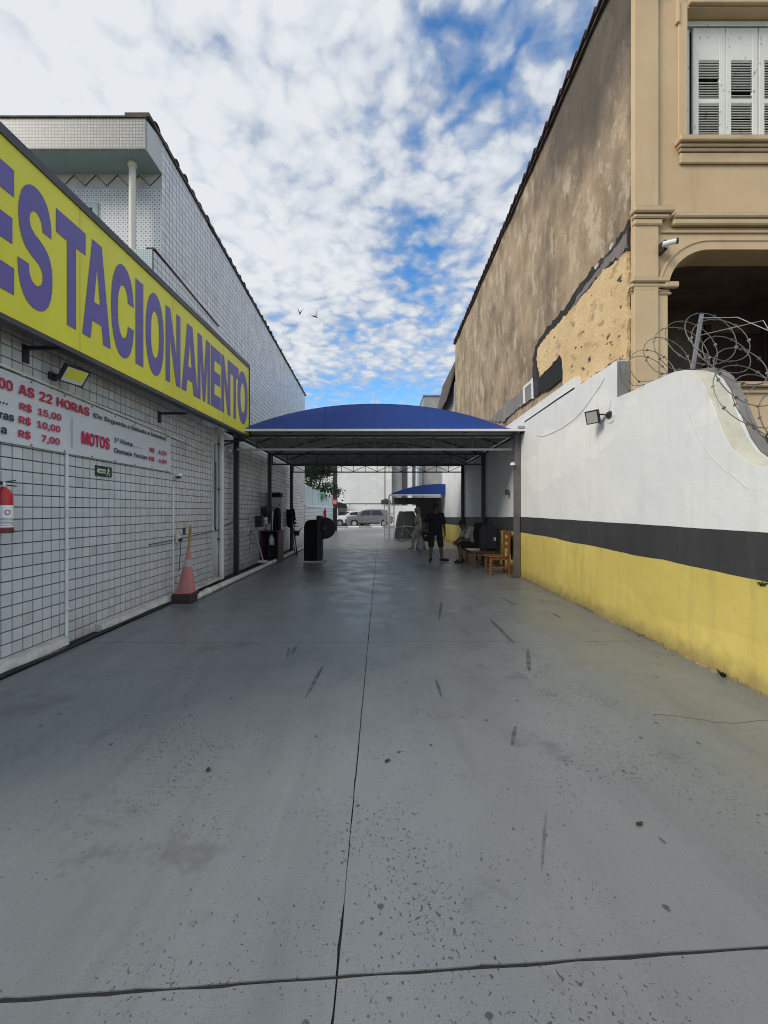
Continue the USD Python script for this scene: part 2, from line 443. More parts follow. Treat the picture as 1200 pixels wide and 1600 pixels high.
def mat_grid(name, c1, c2, mortar, w, h, ms, axes='yz', rough=0.35, dots=None):
    """Small mosaic on far-off surfaces, too fine in the picture to be built piece by piece."""
    g = Graph(); p = g.pos(); s = dict(zip('xyz', g.sep(p)))
    v = g.add('combine_xyz', x=s[axes[0]], y=s[axes[1]]) + '.vector'
    b = g.add('brick_texture', {'offset': 0.0, 'scale': 1.0, 'brick_width': w, 'row_height': h, 'mortar_size': ms, 'mortar_smooth': 0.1, 'color1': c1, 'color2': c2, 'mortar': mortar, 'bias': 0.0}, vector=v)
    c = b + '.color'
    if dots:
        vs = g.add('vector_math', {'math_type': 'modulo', 'vector2': (dots[0], dots[0], 1.0)}, vector1=g.add('vector_math', {'math_type': 'add', 'vector2': (60.0, 60.0, 0.0)}, vector1=v) + '.vector') + '.vector'
        d1 = g.add('vector_math', {'math_type': 'distance', 'vector2': (dots[0] * 0.5, dots[0] * 0.5, 0.0)}, vector1=vs) + '.value'
        d2 = g.add('vector_math', {'math_type': 'distance', 'vector2': (dots[0] * 0.0, dots[0] * 0.0, 0.0)}, vector1=vs) + '.value'
        m = g.math('maximum', g.smooth(d1, dots[0] * 0.14, dots[0] * 0.22, 1.0, 0.0), g.smooth(d2, dots[0] * 0.1, dots[0] * 0.16, 1.0, 0.0))
        c = g.mix(m, c, dots[1])
    grime = g.noise(g.mapped(p, (3, 3, 0.6)), 1.5, 5, 0.65)
    c = g.mix(g.smooth(grime, 0.48, 0.72, 0.0, 0.35), c, (0.25, 0.24, 0.22))
    return g.done(name, c, rough, g.bump(b + '.fac', 0.3, 0.004, invert=True))


def mat_old_wall():
    """The tall side wall of the old house: bare brown render, streaked pale, blackened near the top corner."""
    g = Graph(); p = g.pos(); x, y, z = g.sep(p)
    q = g.mapped(p, (1.0, 1.0, 0.55), (0.65, 0, 0))
    n1 = g.noise(p, 0.9, 6, 0.65)
    c = g.ramp(n1, [(0.30, (0.165, 0.12, 0.08)), (0.46, (0.30, 0.225, 0.145)), (0.60, (0.42, 0.315, 0.20)), (0.75, (0.27, 0.22, 0.165))])
    sc = g.noise(q, 2.6, 6, 0.72)
    c = g.mix(g.smooth(sc, 0.52, 0.62, 0.0, 0.75), c, (0.55, 0.45, 0.325))
    dk = g.noise(g.mapped(p, (1, 1.0, 0.30)), 1.6, 6, 0.65)
    c = g.mix(g.smooth(dk, 0.50, 0.70, 0.0, 0.60), c, (0.115, 0.092, 0.072))
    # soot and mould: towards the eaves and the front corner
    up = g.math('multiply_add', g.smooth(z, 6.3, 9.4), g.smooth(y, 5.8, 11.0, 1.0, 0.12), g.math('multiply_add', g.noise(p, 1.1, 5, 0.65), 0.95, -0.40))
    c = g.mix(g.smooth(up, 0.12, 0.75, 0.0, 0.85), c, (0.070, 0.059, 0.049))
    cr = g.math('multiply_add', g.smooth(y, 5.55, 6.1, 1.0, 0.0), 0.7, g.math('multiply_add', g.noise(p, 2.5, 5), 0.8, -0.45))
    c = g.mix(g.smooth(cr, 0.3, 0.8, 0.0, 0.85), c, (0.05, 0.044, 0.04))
    h = g.math('multiply_add', g.noise(q, 4.0, 6, 0.65), 1.0, g.math('multiply', g.noise(p, 30.0, 5, 0.65), 0.4))
    return g.done('old_render', c, 0.9, g.bump(h, 0.7, 0.05))


def mat_ochre():
    g = Graph(); p = g.pos()
    c = g.ramp(g.noise(p, 1.8, 5, 0.6), [(0.3, (0.60, 0.42, 0.215)), (0.7, (0.75, 0.56, 0.31))])
    c = g.mix(g.smooth(g.noise(g.mapped(p, (1, 1, 1.4)), 3.2, 5, 0.6), 0.56, 0.66, 0.0, 0.7), c, (0.33, 0.22, 0.13))
    pit = g.noise(g.mapped(p, (1, 0.7, 1.3), (0.6, 0, 0)), 5.5, 4, 0.62)
    m = g.smooth(pit, 0.645, 0.67)
    c = g.mix(m, c, (0.055, 0.045, 0.04))
    h = g.math('subtract', g.noise(p, 22.0, 5, 0.65), g.math('multiply', m, 1.5))
    return g.done('ochre_plaster', c, 0.85, g.bump(h, 0.6, 0.04))


def mat_facade():
    g = Graph(); p = g.pos(); x, y, z = g.sep(p)
    c = g.ramp(g.noise(p, 0.9, 5, 0.6), [(0.32, (0.53, 0.38, 0.22)), (0.68, (0.62, 0.46, 0.28))])
    st = g.noise(g.mapped(p, (2.6, 2.6, 0.3)), 1.3, 5, 0.65)
    c = g.mix(g.smooth(st, 0.52, 0.78, 0.0, 0.40), c, (0.33, 0.235, 0.13))
    top = g.math('add', g.smooth(z, 7.9, 8.9), g.math('multiply_add', g.noise(g.mapped(p, (2, 2, 1)), 1.4, 5, 0.6), 1.0, -0.85))
    c = g.mix(g.smooth(top, 0.1, 0.6, 0.0, 0.75), c, (0.16, 0.13, 0.10))
    sp = g.noise(p, 11.0, 5, 0.7)
    c = g.mix(g.smooth(sp, 0.66, 0.76, 0.0, 0.45), c, (0.25, 0.19, 0.13))
    return g.done('tan_paint', c, 0.75, g.bump(g.noise(p, 35.0, 4, 0.6), 0.18, 0.02))


def mat_ledge():
    """Tan mouldings, blackened on the upper sides where rain stands."""
    g = Graph(); p = g.pos()
    nz = g.sep(g.add('geometry') + '.normal')[2]
    c = g.ramp(g.noise(p, 2.0, 5, 0.6), [(0.32, (0.50, 0.36, 0.21)), (0.68, (0.585, 0.435, 0.265))])
    d = g.math('multiply_add', g.smooth(nz, 0.2, 0.8), 0.5, g.math('multiply_add', g.noise(g.mapped(p, (1.4, 1.4, 3)), 2.0, 5, 0.65), 1.2, -0.45))
    c = g.mix(g.smooth(d, 0.2, 0.75, 0.0, 0.75), c, (0.13, 0.10, 0.075))
    return g.done('tan_moulding', c, 0.8, g.bump(g.noise(p, 35.0, 4, 0.6), 0.2, 0.02))


def mat_peel(name, paint, under, amount=0.56):
    g = Graph(); p = g.pos()
    m = g.smooth(g.noise(g.mapped(p, (1, 1, 0.5)), 13.0, 6, 0.7), amount, amount + 0.06)
    c = g.mix(m, g.ramp(g.noise(p, 3.0, 4), [(0.3, paint), (0.7, tuple(np.array(paint) * 1.12))]), under)
    return g.done(name, c, 0.65, g.bump(g.math('multiply', m, -1.0), 0.3, 0.004))


FLOOR = mat_floor('painted_concrete', (0.212, 0.228, 0.234), (0.166, 0.181, 0.187))
LOT = mat_floor('bare_concrete', (0.40, 0.385, 0.355), (0.29, 0.28, 0.26), chips=False)
ASPHALT = look('asphalt', (0.05, 0.05, 0.05), 0.9, bump=0.4, bscale=120)
JOINT = look('joint_dirt', (0.016, 0.016, 0.016), 0.95, bump=0.4)
TILE = mat_tile('white_tile', (0.49, 0.487, 0.48), (0.555, 0.55, 0.545))
GROUT = look('dark_grout', (0.05, 0.047, 0.044), 0.9, var=0.5, scale=2.5)
WHITE_WALL = mat_plaster('white_plaster', (0.73, 0.74, 0.735), (0.81, 0.81, 0.795), (0.50, 0.49, 0.45), 0.28, 0.30)
DARK_BAND = mat_plaster('dark_band', (0.038, 0.038, 0.041), (0.052, 0.052, 0.055), (0.09, 0.088, 0.08), 0.25, 0.30, 0.6)
YELLOW_BAND = mat_plaster('yellow_band', (0.60, 0.475, 0.115), (0.68, 0.55, 0.15), (0.36, 0.285, 0.11), 0.45, 0.35, 0.65, low=(0.17, (0.25, 0.19, 0.085)))
BARE = mat_plaster('bare_cement', (0.20, 0.19, 0.175), (0.29, 0.275, 0.25), (0.10, 0.095, 0.09), 0.6, 0.6, 0.9)
CREAM_CAP = mat_plaster('cream_cap', (0.60, 0.56, 0.44), (0.70, 0.67, 0.56), (0.36, 0.27, 0.13), 0.55, 0.4, 0.8)
OLD = mat_old_wall()
OCHRE = mat_ochre()
FACADE = mat_facade()
LEDGE = mat_ledge()
TAR_AND_SHADE = mat_plaster('tar_and_shade', (0.010, 0.009, 0.010), (0.026, 0.024, 0.025), (0.10, 0.085, 0.08), 0.55, 0.6, 0.85, streak=2.0)
CLAY = look('clay_tile', (0.085, 0.066, 0.055), 0.9, var=0.5, scale=6.0, bump=0.5, bscale=40)
SHUTTER = mat_peel('shutter_paint', (0.66, 0.655, 0.60), (0.30, 0.27, 0.23), 0.60)
PORCH = look('porch_wall', (0.15, 0.115, 0.088), 0.85, var=0.3, bump=0.2)
DOORWOOD = look('dark_door', (0.045, 0.025, 0.016), 0.6, var=0.35, stretch=(8, 8, 1))
MOSAIC = mat_grid('grey_mosaic', (0.33, 0.325, 0.30), (0.42, 0.415, 0.39), (0.17, 0.16, 0.145), 0.05, 0.05, 0.007, 'xz')
TEAL_MOSAIC = mat_grid('teal_mosaic', (0.36, 0.47, 0.48), (0.46, 0.56, 0.56), (0.22, 0.27, 0.27), 0.035, 0.035, 0.005, 'xz')
PATTERN = mat_grid('dotted_tile', (0.60, 0.62, 0.64), (0.68, 0.69, 0.70), (0.40, 0.42, 0.44), 0.075, 0.075, 0.006, 'xz', dots=(0.075, (0.10, 0.09, 0.11)))
SOFFIT = look('teal_soffit', (0.30, 0.39, 0.38), 0.7, var=0.1, scale=2)
CREAM = look('cream_paint', (0.58, 0.555, 0.49), 0.55, var=0.08, bump=0.1)
FASCIA_SIDE = mat_plaster('fascia_side', (0.44, 0.43, 0.41), (0.52, 0.51, 0.49), (0.22, 0.21, 0.20), 0.4, 0.3, 0.7)
SIGN_YELLOW = look('sign_yellow', (0.60, 0.545, 0.03), 0.38, var=0.10, scale=1.2, stretch=(1, 1, 0.2))
SIGN_BLUE = look('sign_violet', (0.095, 0.075, 0.255), 0.42, var=0.08, scale=2.0)
SIGN_FRAME = look('sign_frame', (0.035, 0.035, 0.04), 0.45, var=0.2)
BLACK_METAL = look('black_metal', (0.018, 0.018, 0.02), 0.45, var=0.25, scale=8)
GREY_STEEL = look('grey_steel', (0.045, 0.045, 0.05), 0.5, var=0.25, scale=5)
PALE_STEEL = look('pale_steel', (0.34, 0.34, 0.34), 0.5, var=0.15, scale=5)
GALV = look('galvanised', (0.52, 0.52, 0.53), 0.38, 0.85, var=0.2, scale=20)
WHITE_PVC = look('white_pvc', (0.66, 0.66, 0.63), 0.4, var=0.14, scale=3, bump=0.05)
DIRTY_PVC = look('dirty_pvc', (0.56, 0.54, 0.49), 0.5, var=0.3, scale=4)
BLUE_CLOTH = look('blue_canvas', (0.003, 0.040, 0.235), 0.62, var=0.16, scale=0.8, bump=0.12, bscale=6)
GREY_CLOTH = look('grey_lining', (0.33, 0.34, 0.355), 0.8, var=0.15, scale=0.8, bump=0.1, bscale=6)
WHITE_PAINT = look('white_paint', (0.72, 0.72, 0.71), 0.45, var=0.06)
BANNER = look('banner_vinyl', (0.56, 0.56, 0.57), 0.42, var=0.05, scale=2.5, bump=0.25, bscale=5)
RED_INK = look('red_ink', (0.42, 0.012, 0.045), 0.45, var=0.08)
BLACK_INK = look('black_ink', (0.02, 0.02, 0.022), 0.45, var=0.08)
RED_PAINT = look('red_enamel', (0.42, 0.018, 0.022), 0.3, var=0.12)
RUBBER = look('rubber', (0.016, 0.016, 0.016), 0.75, var=0.2)
WOOD = look('chair_wood', (0.215, 0.085, 0.032), 0.45, var=0.3, scale=5, stretch=(6, 6, 1))
DARK_WOOD = look('bench_wood', (0.12, 0.052, 0.026), 0.5, var=0.3, scale=5, stretch=(6, 1, 6))
BLACK_CLOTH = look('black_fabric', (0.013, 0.012, 0.016), 0.9, var=0.3, bump=0.3, bscale=30)
NAVY_CLOTH = look('navy_fabric', (0.011, 0.011, 0.022), 0.9, var=0.3, bump=0.3, bscale=30)
GREY_SHIRT = look('grey_shirt', (0.36, 0.34, 0.33), 0.9, var=0.1, bump=0.2, bscale=25)
PALE_SHIRT = look('pale_shirt', (0.68, 0.64, 0.58), 0.9, var=0.1, bump=0.2, bscale=25)
SKIN_DARK = look('skin_dark', (0.12, 0.068, 0.045), 0.5, var=0.1)
SKIN_MID = look('skin_mid', (0.28, 0.16, 0.105), 0.5, var=0.1)
HAIR_DARK = look('hair_dark', (0.012, 0.010, 0.009), 0.6)
HAIR_FAIR = look('hair_fair', (0.34, 0.235, 0.115), 0.6, var=0.3, scale=20)
BROWN_BAG = look('brown_leather', (0.055, 0.016, 0.012), 0.4, var=0.3, scale=9)
PLASTIC_BAG = look('plastic_bag', (0.20, 0.205, 0.21), 0.35, var=0.2, scale=8, bump=0.4, bscale=18)
CONE = mat_peel('faded_cone', (0.42, 0.165, 0.15), (0.10, 0.07, 0.065), 0.66)
CONE_BAND = look('cone_band', (0.40, 0.36, 0.33), 0.6, var=0.2)
CONE_TIP = look('stick_wood', (0.34, 0.20, 0.075), 0.6, var=0.3, scale=15)
CONE_BASE = look('cone_base', (0.045, 0.022, 0.018), 0.75, var=0.4, scale=9)
LAMP_GLASS = look('lamp_glass', (0.55, 0.54, 0.48), 0.25, var=0.1)
LED_YELLOW = look('led_panel', (0.62, 0.57, 0.05), 0.35, var=0.1)
SILVER = look('silver_paint', (0.15, 0.155, 0.168), 0.28, 0.35, var=0.04)
CAR_WHITE = look('white_car_paint', (0.74, 0.74, 0.74), 0.25, var=0.03)
CAR_GLASS = look('car_glass', (0.014, 0.016, 0.02), 0.08, var=0.05)
TAIL_RED = look('tail_lamp', (0.35, 0.01, 0.012), 0.2)
EXIT_GREEN = look('exit_green', (0.008, 0.030, 0.017), 0.5)
EXIT_PALE = look('exit_pale', (0.55, 0.62, 0.40), 0.5)
WALL_PALE = mat_plaster('back_white', (0.66, 0.66, 0.64), (0.74, 0.74, 0.71), (0.48, 0.47, 0.44), 0.3, 0.2)  # whitish paint of the far walls, their own colour
WALL_GREY = mat_plaster('back_grey', (0.27, 0.265, 0.255), (0.34, 0.335, 0.325), (0.18, 0.17, 0.16), 0.4, 0.3)
PANEL = look('fence_panel', (0.44, 0.51, 0.50), 0.35, var=0.1, scale=2)
GREEN_NET = look('green_net', (0.02, 0.25, 0.13), 0.7, var=0.3, scale=12)
TARP = look('grey_tarp', (0.095, 0.096, 0.10), 0.75, var=0.2, scale=2, bump=0.3, bscale=5)
BARK = look('bark', (0.06, 0.045, 0.032), 0.9, var=0.4, scale=15, bump=0.5)
LAVENDER = mat_plaster('lavender_wall', (0.36, 0.35, 0.37), (0.43, 0.42, 0.44), (0.25, 0.24, 0.25), 0.3, 0.2)


def mat_leaf(name, a, b):
    n = {'i': ('geometry', {}), 'r': ('rgb_ramp', {'ramp': [(0.0, a), (1.0, b)]}), 'p': ('principled_bsdf', {'roughness': 0.5}), 't': ('translucent_bsdf', {}), 'm': ('mix_closure', {'fac': 0.3})}
    l = [('i.random_per_island', 'r.fac'), ('r.color', 'p.base_color'), ('r.color', 't.color'), ('p.BSDF', 'm.closure1'), ('t.BSDF', 'm.closure2')]
    looks[name] = usdkit.material(stage, '/World/Looks/' + name, n, l, surface='m.closure')
    return looks[name]


LEAF = mat_leaf('tree_leaf', (0.022, 0.05, 0.014), (0.065, 0.125, 0.035))
GRASS_LEAF = mat_leaf('dry_blade', (0.10, 0.115, 0.035), (0.26, 0.23, 0.09))
DRY = mat_leaf('dry_leaf_look', (0.05, 0.035, 0.02), (0.12, 0.07, 0.03))

# ------------------------------------------------------------------ ground
XL = -3.66                                            # face of the tiled wall


def xr(y): return 3.19 + 0.0 * np.asarray(y, float)   # face of the painted boundary wall


rng = np.random.default_rng(7)
single('ground', bx(-300, 300, -80, 520, -0.6, -0.12), ASPHALT, kind='structure')
single('lot_ground', bx(-9.0, 14.0, 16.52, 47.0, -0.118, 0.0), LOT, kind='structure')
drive = thing('driveway', kind='structure')
part(drive, 'joint_bed', bx(-3.655, 3.5, -2.4, 16.515, -0.117, -0.005), JOINT)


def rough_line(a, b, amp, seed, step=0.045):
    a, b = np.array(a, float), np.array(b, float)
    n = max(4, int(np.linalg.norm(b - a) / step))
    t = np.linspace(0, 1, n + 1)[:, None]
    p = a + (b - a) * t
    d = (b - a) / np.linalg.norm(b - a); nrm = np.array([-d[1], d[0]])
    q = np.concatenate([p * 9.0, np.full((n + 1, 1), seed)], 1)
    q2 = np.concatenate([p * 34.0, np.full((n + 1, 1), seed + 5)], 1)
    o = (meshkit.noise(q, 3) - 0.5) * amp + np.maximum(0, meshkit.noise(q2, 4) - 0.72) * amp * 3.2
    return p + nrm * o[:, None]


rows = [(-2.3, 0.0), (1.39, 0.063), (4.89, 0.012), (10.65, 0.0), (16.51, 0.0)]       # joint at x = 0 and its skew
JX = lambda y: -0.144 - 0.004 * y
for (ya, ka), (yb, kb) in zip(rows[:-1], rows[1:]):
    for side in (0, 1):
        gap = 0.0045; jg = 0.0030 if yb < 5 else 0.0042; g0 = 0.0062 if ya == 1.39 else gap; g1 = 0.0062 if yb == 1.39 else gap
        x0, x1 = ((-3.47, None) if side == 0 else (None, 3.30))
        P = lambda x, y, k: (x, y + k * x)
        if side == 0:
            c = [P(x0, ya + g0, ka), P(JX(ya) - jg, ya + g0, ka), P(JX(yb) - jg, yb - g1, kb), P(x0, yb - g1, kb)]
        else:
            c = [P(JX(ya) + jg, ya + g0, ka), P(x1, ya + g0, ka), P(x1, yb - g1, kb), P(JX(yb) + jg, yb - g1, kb)]
        ring = np.vstack([rough_line(c[i], c[(i + 1) % 4], 0.008, 3.3 * i + ya + 11 * side)[:-1] for i in range(4)])
        part(drive, 'floor_slab', extrude(Polygon(ring).buffer(0), -0.021, 0.0, 'z'), FLOOR)
# tyre scuffs on the paint
g = Graph(); p_ = g.pos()
sc_ = g.add('principled_bsdf', {'roughness': 0.6}, base_color=(0.045, 0.045, 0.047)) + '.BSDF'
tr_ = g.add('transparent_bsdf') + '.BSDF'
mx_ = g.add('mix_closure', fac=g.smooth(g.noise(p_, 9.0, 5, 0.65), 0.30, 0.70, 0.08, 0.38), closure1=tr_, closure2=sc_) + '.closure'
SCUFF = usdkit.material(stage, '/World/Looks/scuff_rubber', g.n, g.l, surface=mx_)
for (x0, y0, x1, y1, w) in [(690, 940, 686, 968, 5), (766, 968, 803, 1005, 7), (825, 1015, 827, 1049, 8), (782, 933, 806, 946, 5), (862, 958, 876, 965, 5), (505, 1040, 478, 1090, 7), (463, 1009, 455, 1024, 7), (452, 1013, 449, 1026, 6), (853, 1270, 846, 1360, 9), (681, 1062, 690, 1090, 6), (805, 1135, 800, 1165, 8)]:
    a, b = G(x0, y0)[:2], G(x1, y1)[:2]
    d = (b - a) / np.linalg.norm(b - a); nrm = np.array([-d[1], d[0]]) * w * 0.40 * a[1] / F * (0.55 if y0 > 1200 else 1)
    n_ = 12; t_ = np.linspace(0, 1, n_)[:, None]
    prof = np.sin(np.clip(t_, 0.03, 0.97) * PI) ** 0.4
    L_, R_ = a + (b - a) * t_ + nrm * prof, a + (b - a) * t_ - nrm * prof
    ring = np.vstack([L_, R_[::-1]])
    part(drive, 'tyre_mark', extrude(Polygon(ring).buffer(0), 0.0015, 0.0035, 'z'), SCUFF)

HAIR = look('hairline', (0.05, 0.05, 0.052), 0.95)
for pts in ([(1240, 1128), (1185, 1127), (1140, 1131), (1100, 1125), (1060, 1119), (1020, 1117)], ):
    q = np.array([G(*p)[:2] for p in pts])
    t_ = np.linspace(0, len(q) - 1, 14 * (len(q) - 1))
    c_ = np.stack([np.interp(t_, range(len(q)), q[:, k]) for k in (0, 1)], 1)
    c_ += (meshkit.fbm(np.concatenate([c_ * 14, np.zeros((len(c_), 1))], 1), 3, 2)[:, None] - 0.5) * 0.05
    part(drive, 'crack', extrude(shapely.LineString(c_).buffer(0.0009), 0.0008, 0.0022, 'z'), HAIR)

# ------------------------------------------------------------------ tiled building on the left
PITCH = 0.1215
Z_UP = lambda y: 7.72 - 0.052 * (np.asarray(y, float) - 7.0)          # verge of the upper storey
Z_LOW = 5.02
Y0, YP, YF, YB = 1.2, 6.66, 6.93, 19.75                                # near end, terrace parapet, upper front, far end
tb = thing('tiled_building', 'two storey building clad in white square tiles with dark joints, left of the driveway', 'building', (XL, 6, 0))
wall_poly = Polygon([(Y0, 0), (YB, 0), (YB, Z_UP(YB) - 0.06), (YF, Z_UP(YF) - 0.06), (YF, 5.72), (YP, 5.72), (YP, Z_LOW), (Y0, Z_LOW)])
part(tb, 'wall', extrude(wall_poly, XL - 0.32, XL - 0.011, 'x'), GROUT)
# the other sides and the flat roof of the ground floor, for what shows from elsewhere
part(tb, 'front_wall', bx(-11.0, XL - 0.33, Y0 + 0.01, Y0 + 0.3, 0, Z_LOW - 0.005), WHITE_WALL)
part(tb, 'terrace_floor', bx(-11.0, XL - 0.325, Y0 + 0.02, YF + 0.3, Z_LOW - 0.25, Z_LOW - 0.01), BARE)
part(tb, 'back_wall', bx(-11.0, XL - 0.325, YB - 0.31, YB - 0.01, 0, 7.0), WHITE_WALL)


def tile_geo(y, z, w, h, r):
    """One tile on the wall: five faces, edges eased, laid a hair out of true."""
    t = 0.011 + r[0] * 0.0012
    e = 0.0016
    a, b = (r[1] - 0.5) * 0.0016, (r[2] - 0.5) * 0.0016
    x0 = XL - 0.0112
    o = [(y, z), (y + w, z), (y + w, z + h), (y, z + h)]
    i = [(y + e, z + e), (y + w - e, z + e), (y + w - e, z + h - e), (y + e, z + h - e)]
    v = [(x0, q[0], q[1]) for q in o] + [(x0 + t + a * ((k in (1, 2)) - 0.5) * 2 + b * ((k in (2, 3)) - 0.5) * 2, q[0], q[1]) for k, q in enumerate(i)]
    f = [[4, 5, 6], [4, 6, 7]]
    for k in range(4):
        j = (k + 1) % 4
        f += [[k, j, 4 + j], [k, 4 + j, 4 + k]]
    return np.array(v), np.array(f)


ink = np.random.default_rng(3)
cand = []
gap = 0.0085
for c in range(int((YB - Y0) / PITCH)):
    y = Y0 + c * PITCH
    for k in range(0, 64):
        z = 0.005 + k * PITCH
        yc, zc = y + PITCH / 2, z + PITCH / 2
        top = Z_LOW if yc < YP else (5.72 if yc < YF else Z_UP(yc) - 0.07)
        if z > top: continue
        h = min(PITCH - gap, top - z)
        if h < 0.02: continue
        cand.append((y + gap / 2, z, PITCH - gap, h))


def tile_px(t):
    y, z = t[0], t[1]
    if y < 3.2: return 0
    px = CX + XL * F / y
    py = CY - (z + 0.06 - EYE) * F / y
    if px < -12 or z > 3.35 and y < 9.6: return 0
    if 2.2 < z < 2.8 and y < 7.2: return 0            # behind the price banner
    return F / y * 0.12 * min(1.0, -XL / y)
order = sorted(range(len(cand)), key=lambda i: -tile_px(cand[i]))
near = set(order[:300])
vs, fs, n0 = [], [], 0
for i, t in enumerate(cand):
    r = ink.random(3)
    if i not in near and ink.random() < 0.0008 and t[1] > 0.4: continue      # a few tiles have fallen off
    v, f = tile_geo(*t, r)
    if i in near:
        part(tb, 'tile', (v, f), TILE)
    else:
        vs.append(v); fs.append(f + n0); n0 += len(v)
part(tb, 'tile_field', (np.vstack(vs), np.vstack(fs)), TILE, kind='stuff')

# upper storey: front, fascia, soffit, column, parapet, window
part(tb, 'upper_front', bx(-11.0, XL - 0.0125, YF - 0.003, YF + 0.25, 5.0, Z_UP(YF) - 0.5), PATTERN)
zf0, zf1 = 7.14, 7.60
part(tb, 'roof_slab', bx(-11.0, XL - 0.01, 6.47, YF + 0.01, zf0 + 0.004, zf1 - 0.01), SOFFIT)
part(tb, 'roof_fascia', bx(-11.0, XL - 0.002, 6.42, 6.468, zf0 - 0.01, zf1), MOSAIC)
part(tb, 'fascia_side', extrude(Polygon([(6.47, zf0), (YF - 0.004, zf0), (YF - 0.004, Z_UP(YF) - 0.03), (6.47, zf1)]), XL - 0.009, XL + 0.004, 'x'), FASCIA_SIDE)
part(tb, 'gutter_strip', bx(-11.0, XL + 0.012, 6.40, 6.44, zf1, zf1 + 0.025), CLAY)
# frieze of crossed lines under the soffit
fr = []
for k in range(12):
    xa = XL - 0.02 - k * 0.36
    fr += [bar((xa, YF - 0.010, zf0 - 0.02), (xa - 0.18, YF - 0.010, zf0 - 0.20), 0.016, 0.006), bar((xa - 0.18, YF - 0.010, zf0 - 0.20), (xa - 0.36, YF - 0.010, zf0 - 0.02), 0.016, 0.006)]
part(tb, 'frieze', cat_(fr), GROUT)
part(tb, 'frieze_ground', bx(-11.0, XL - 0.014, YF - 0.006, YF - 0.0032, zf0 - 0.23, zf0 - 0.005), FASCIA_SIDE)
part(tb, 'column', lathe([(0, 0), (0.058, 0), (0.058, 0.02), (0.052, 0.03), (0.052, zf0 - 5.78), (0.07, zf0 - 5.77), (0.07, zf0 - 5.72), (0, zf0 - 5.72)], 20, (-4.02, 6.70, 5.72)), CREAM, smooth=40)
part(tb, 'parapet', bx(-11.0, XL - 0.013, YP - 0.012, YP + 0.13, Z_LOW - 0.3, 5.72), TEAL_MOSAIC)
part(tb, 'parapet_cap', extrude(Polygon([(YP, 5.725), (9.3, 5.645), (9.3, 5.665), (YP, 5.755)]), XL - 0.12, XL + 0.018, 'x'), GROUT)
wx0, wx1, wz0, wz1 = -5.6, -4.72, 5.2, 6.66
fr = part(tb, 'window_frame', cat_([bx(wx0, wx1, YF - 0.03, YF - 0.003, wz1 - 0.09, wz1), bx(wx1 - 0.09, wx1, YF - 0.028, YF - 0.003, wz0, wz1 - 0.09), bx(wx0, wx0 + 0.09, YF - 0.028, YF - 0.003, wz0, wz1 - 0.09)]), SOFFIT)
part(fr, 'window_pane', bx(wx0 + 0.09, wx1 - 0.09, YF - 0.012, YF - 0.004, wz0, wz1 - 0.09), CAR_GLASS)
# roof and the row of barrel tiles along its edge
rp = np.array([[[XL - 7.4 * t, y, Z_UP(y) - 0.02 + 0.9 * t] for t in (0, 1)] for y in (6.5, YB)])
part(tb, 'roof', hull([(x, y, float(Z_UP(y)) + dz) for y in (6.52, YB) for x, dz in ((XL - 0.36, -0.03), (-11.0, 0.02), (-11.0, -0.1), (XL - 0.36, -0.08))]), CLAY)
rt = np.random.default_rng(5)
y = 6.55
while y < YB:
    r = 0.062 + 0.02 * rt.random()
    t = np.linspace(0, PI, 7)
    sec = [(y + 0.15 + r * 1.25 * math.cos(a), r * 0.85 * math.sin(a)) for a in t] + [(y + 0.15 + (r - 0.015) * 1.25 * math.cos(a), (r - 0.015) * 0.85 * math.sin(a)) for a in t[::-1]]
    m = extrude(Polygon(sec), XL - 0.40, XL + 0.02 + 0.03 * rt.random(), 'x')
    m.apply_translation([0, 0, float(Z_UP(y + 0.15)) - 0.04 + 0.02 * rt.random()])
    part(tb, 'roof_tile', m, CLAY)
    y += 0.32 + 0.02 * rt.random()
part(tb, 'verge_bed', extrude(Polygon([(6.48, Z_UP(6.48) - 0.06), (YB, Z_UP(YB) - 0.06), (YB, Z_UP(YB) + 0.0), (6.48, Z_UP(6.48) + 0.0)]), XL - 0.35, XL + 0.03, 'x'), CLAY)
# plastered strip, base ledges
part(tb, 'plaster_patch', bx(XL - 0.005, XL + 0.006, 8.95, 9.50, 0.05, 3.3), mat_plaster('strip_plaster', (0.50, 0.495, 0.48), (0.58, 0.575, 0.56), (0.30, 0.27, 0.2), 0.5, 0.3, 0.7, low=(0.5, (0.27, 0.24, 0.17))))
for (ya, yb, h) in ((1.3, 4.74, 0.10), (5.3, 7.2, 0.085), (7.3, 9.3, 0.06)):
    part(tb, 'base_ledge', hull([(XL - 0.01, ya, 0), (XL + 0.10, ya, 0), (XL + 0.085, ya, h), (XL - 0.01, ya, h + 0.015), (XL - 0.01, yb, 0), (XL + 0.10, yb, 0), (XL + 0.085, yb, h), (XL - 0.01, yb, h + 0.015)]), DIRTY_PVC)

# low tiled wall carrying pale panels, beyond the building
lw = thing('low_tiled_wall', 'low white tiled wall topped by pale green panels beyond the blue canopy', 'wall', (XL, 25, 0))
part(lw, 'wall', bx(XL - 0.2, XL, YB + 0.01, 31.0, 0, 1.72), mat_grid('far_tile', (0.50, 0.50, 0.50), (0.58, 0.58, 0.58), (0.10, 0.10, 0.10), 3.0, 0.18, 0.012, 'yz'))
part(lw, 'coping', bx(XL - 0.23, XL + 0.04, YB + 0.01, 31.02, 1.722, 1.80), WHITE_PAINT)
for k in range(5):
    ya = YB + 0.05 + k * 2.22
    part(lw, 'panel', bx(XL - 0.06, XL - 0.04, ya + 0.03, ya + 2.16, 1.802, 2.75 - 0.06 * k), PANEL)
    part(lw, 'post', bx(XL - 0.07, XL - 0.03, ya + 2.165, ya + 2.215, 1.802, 2.75 - 0.06 * k), PALE_STEEL)

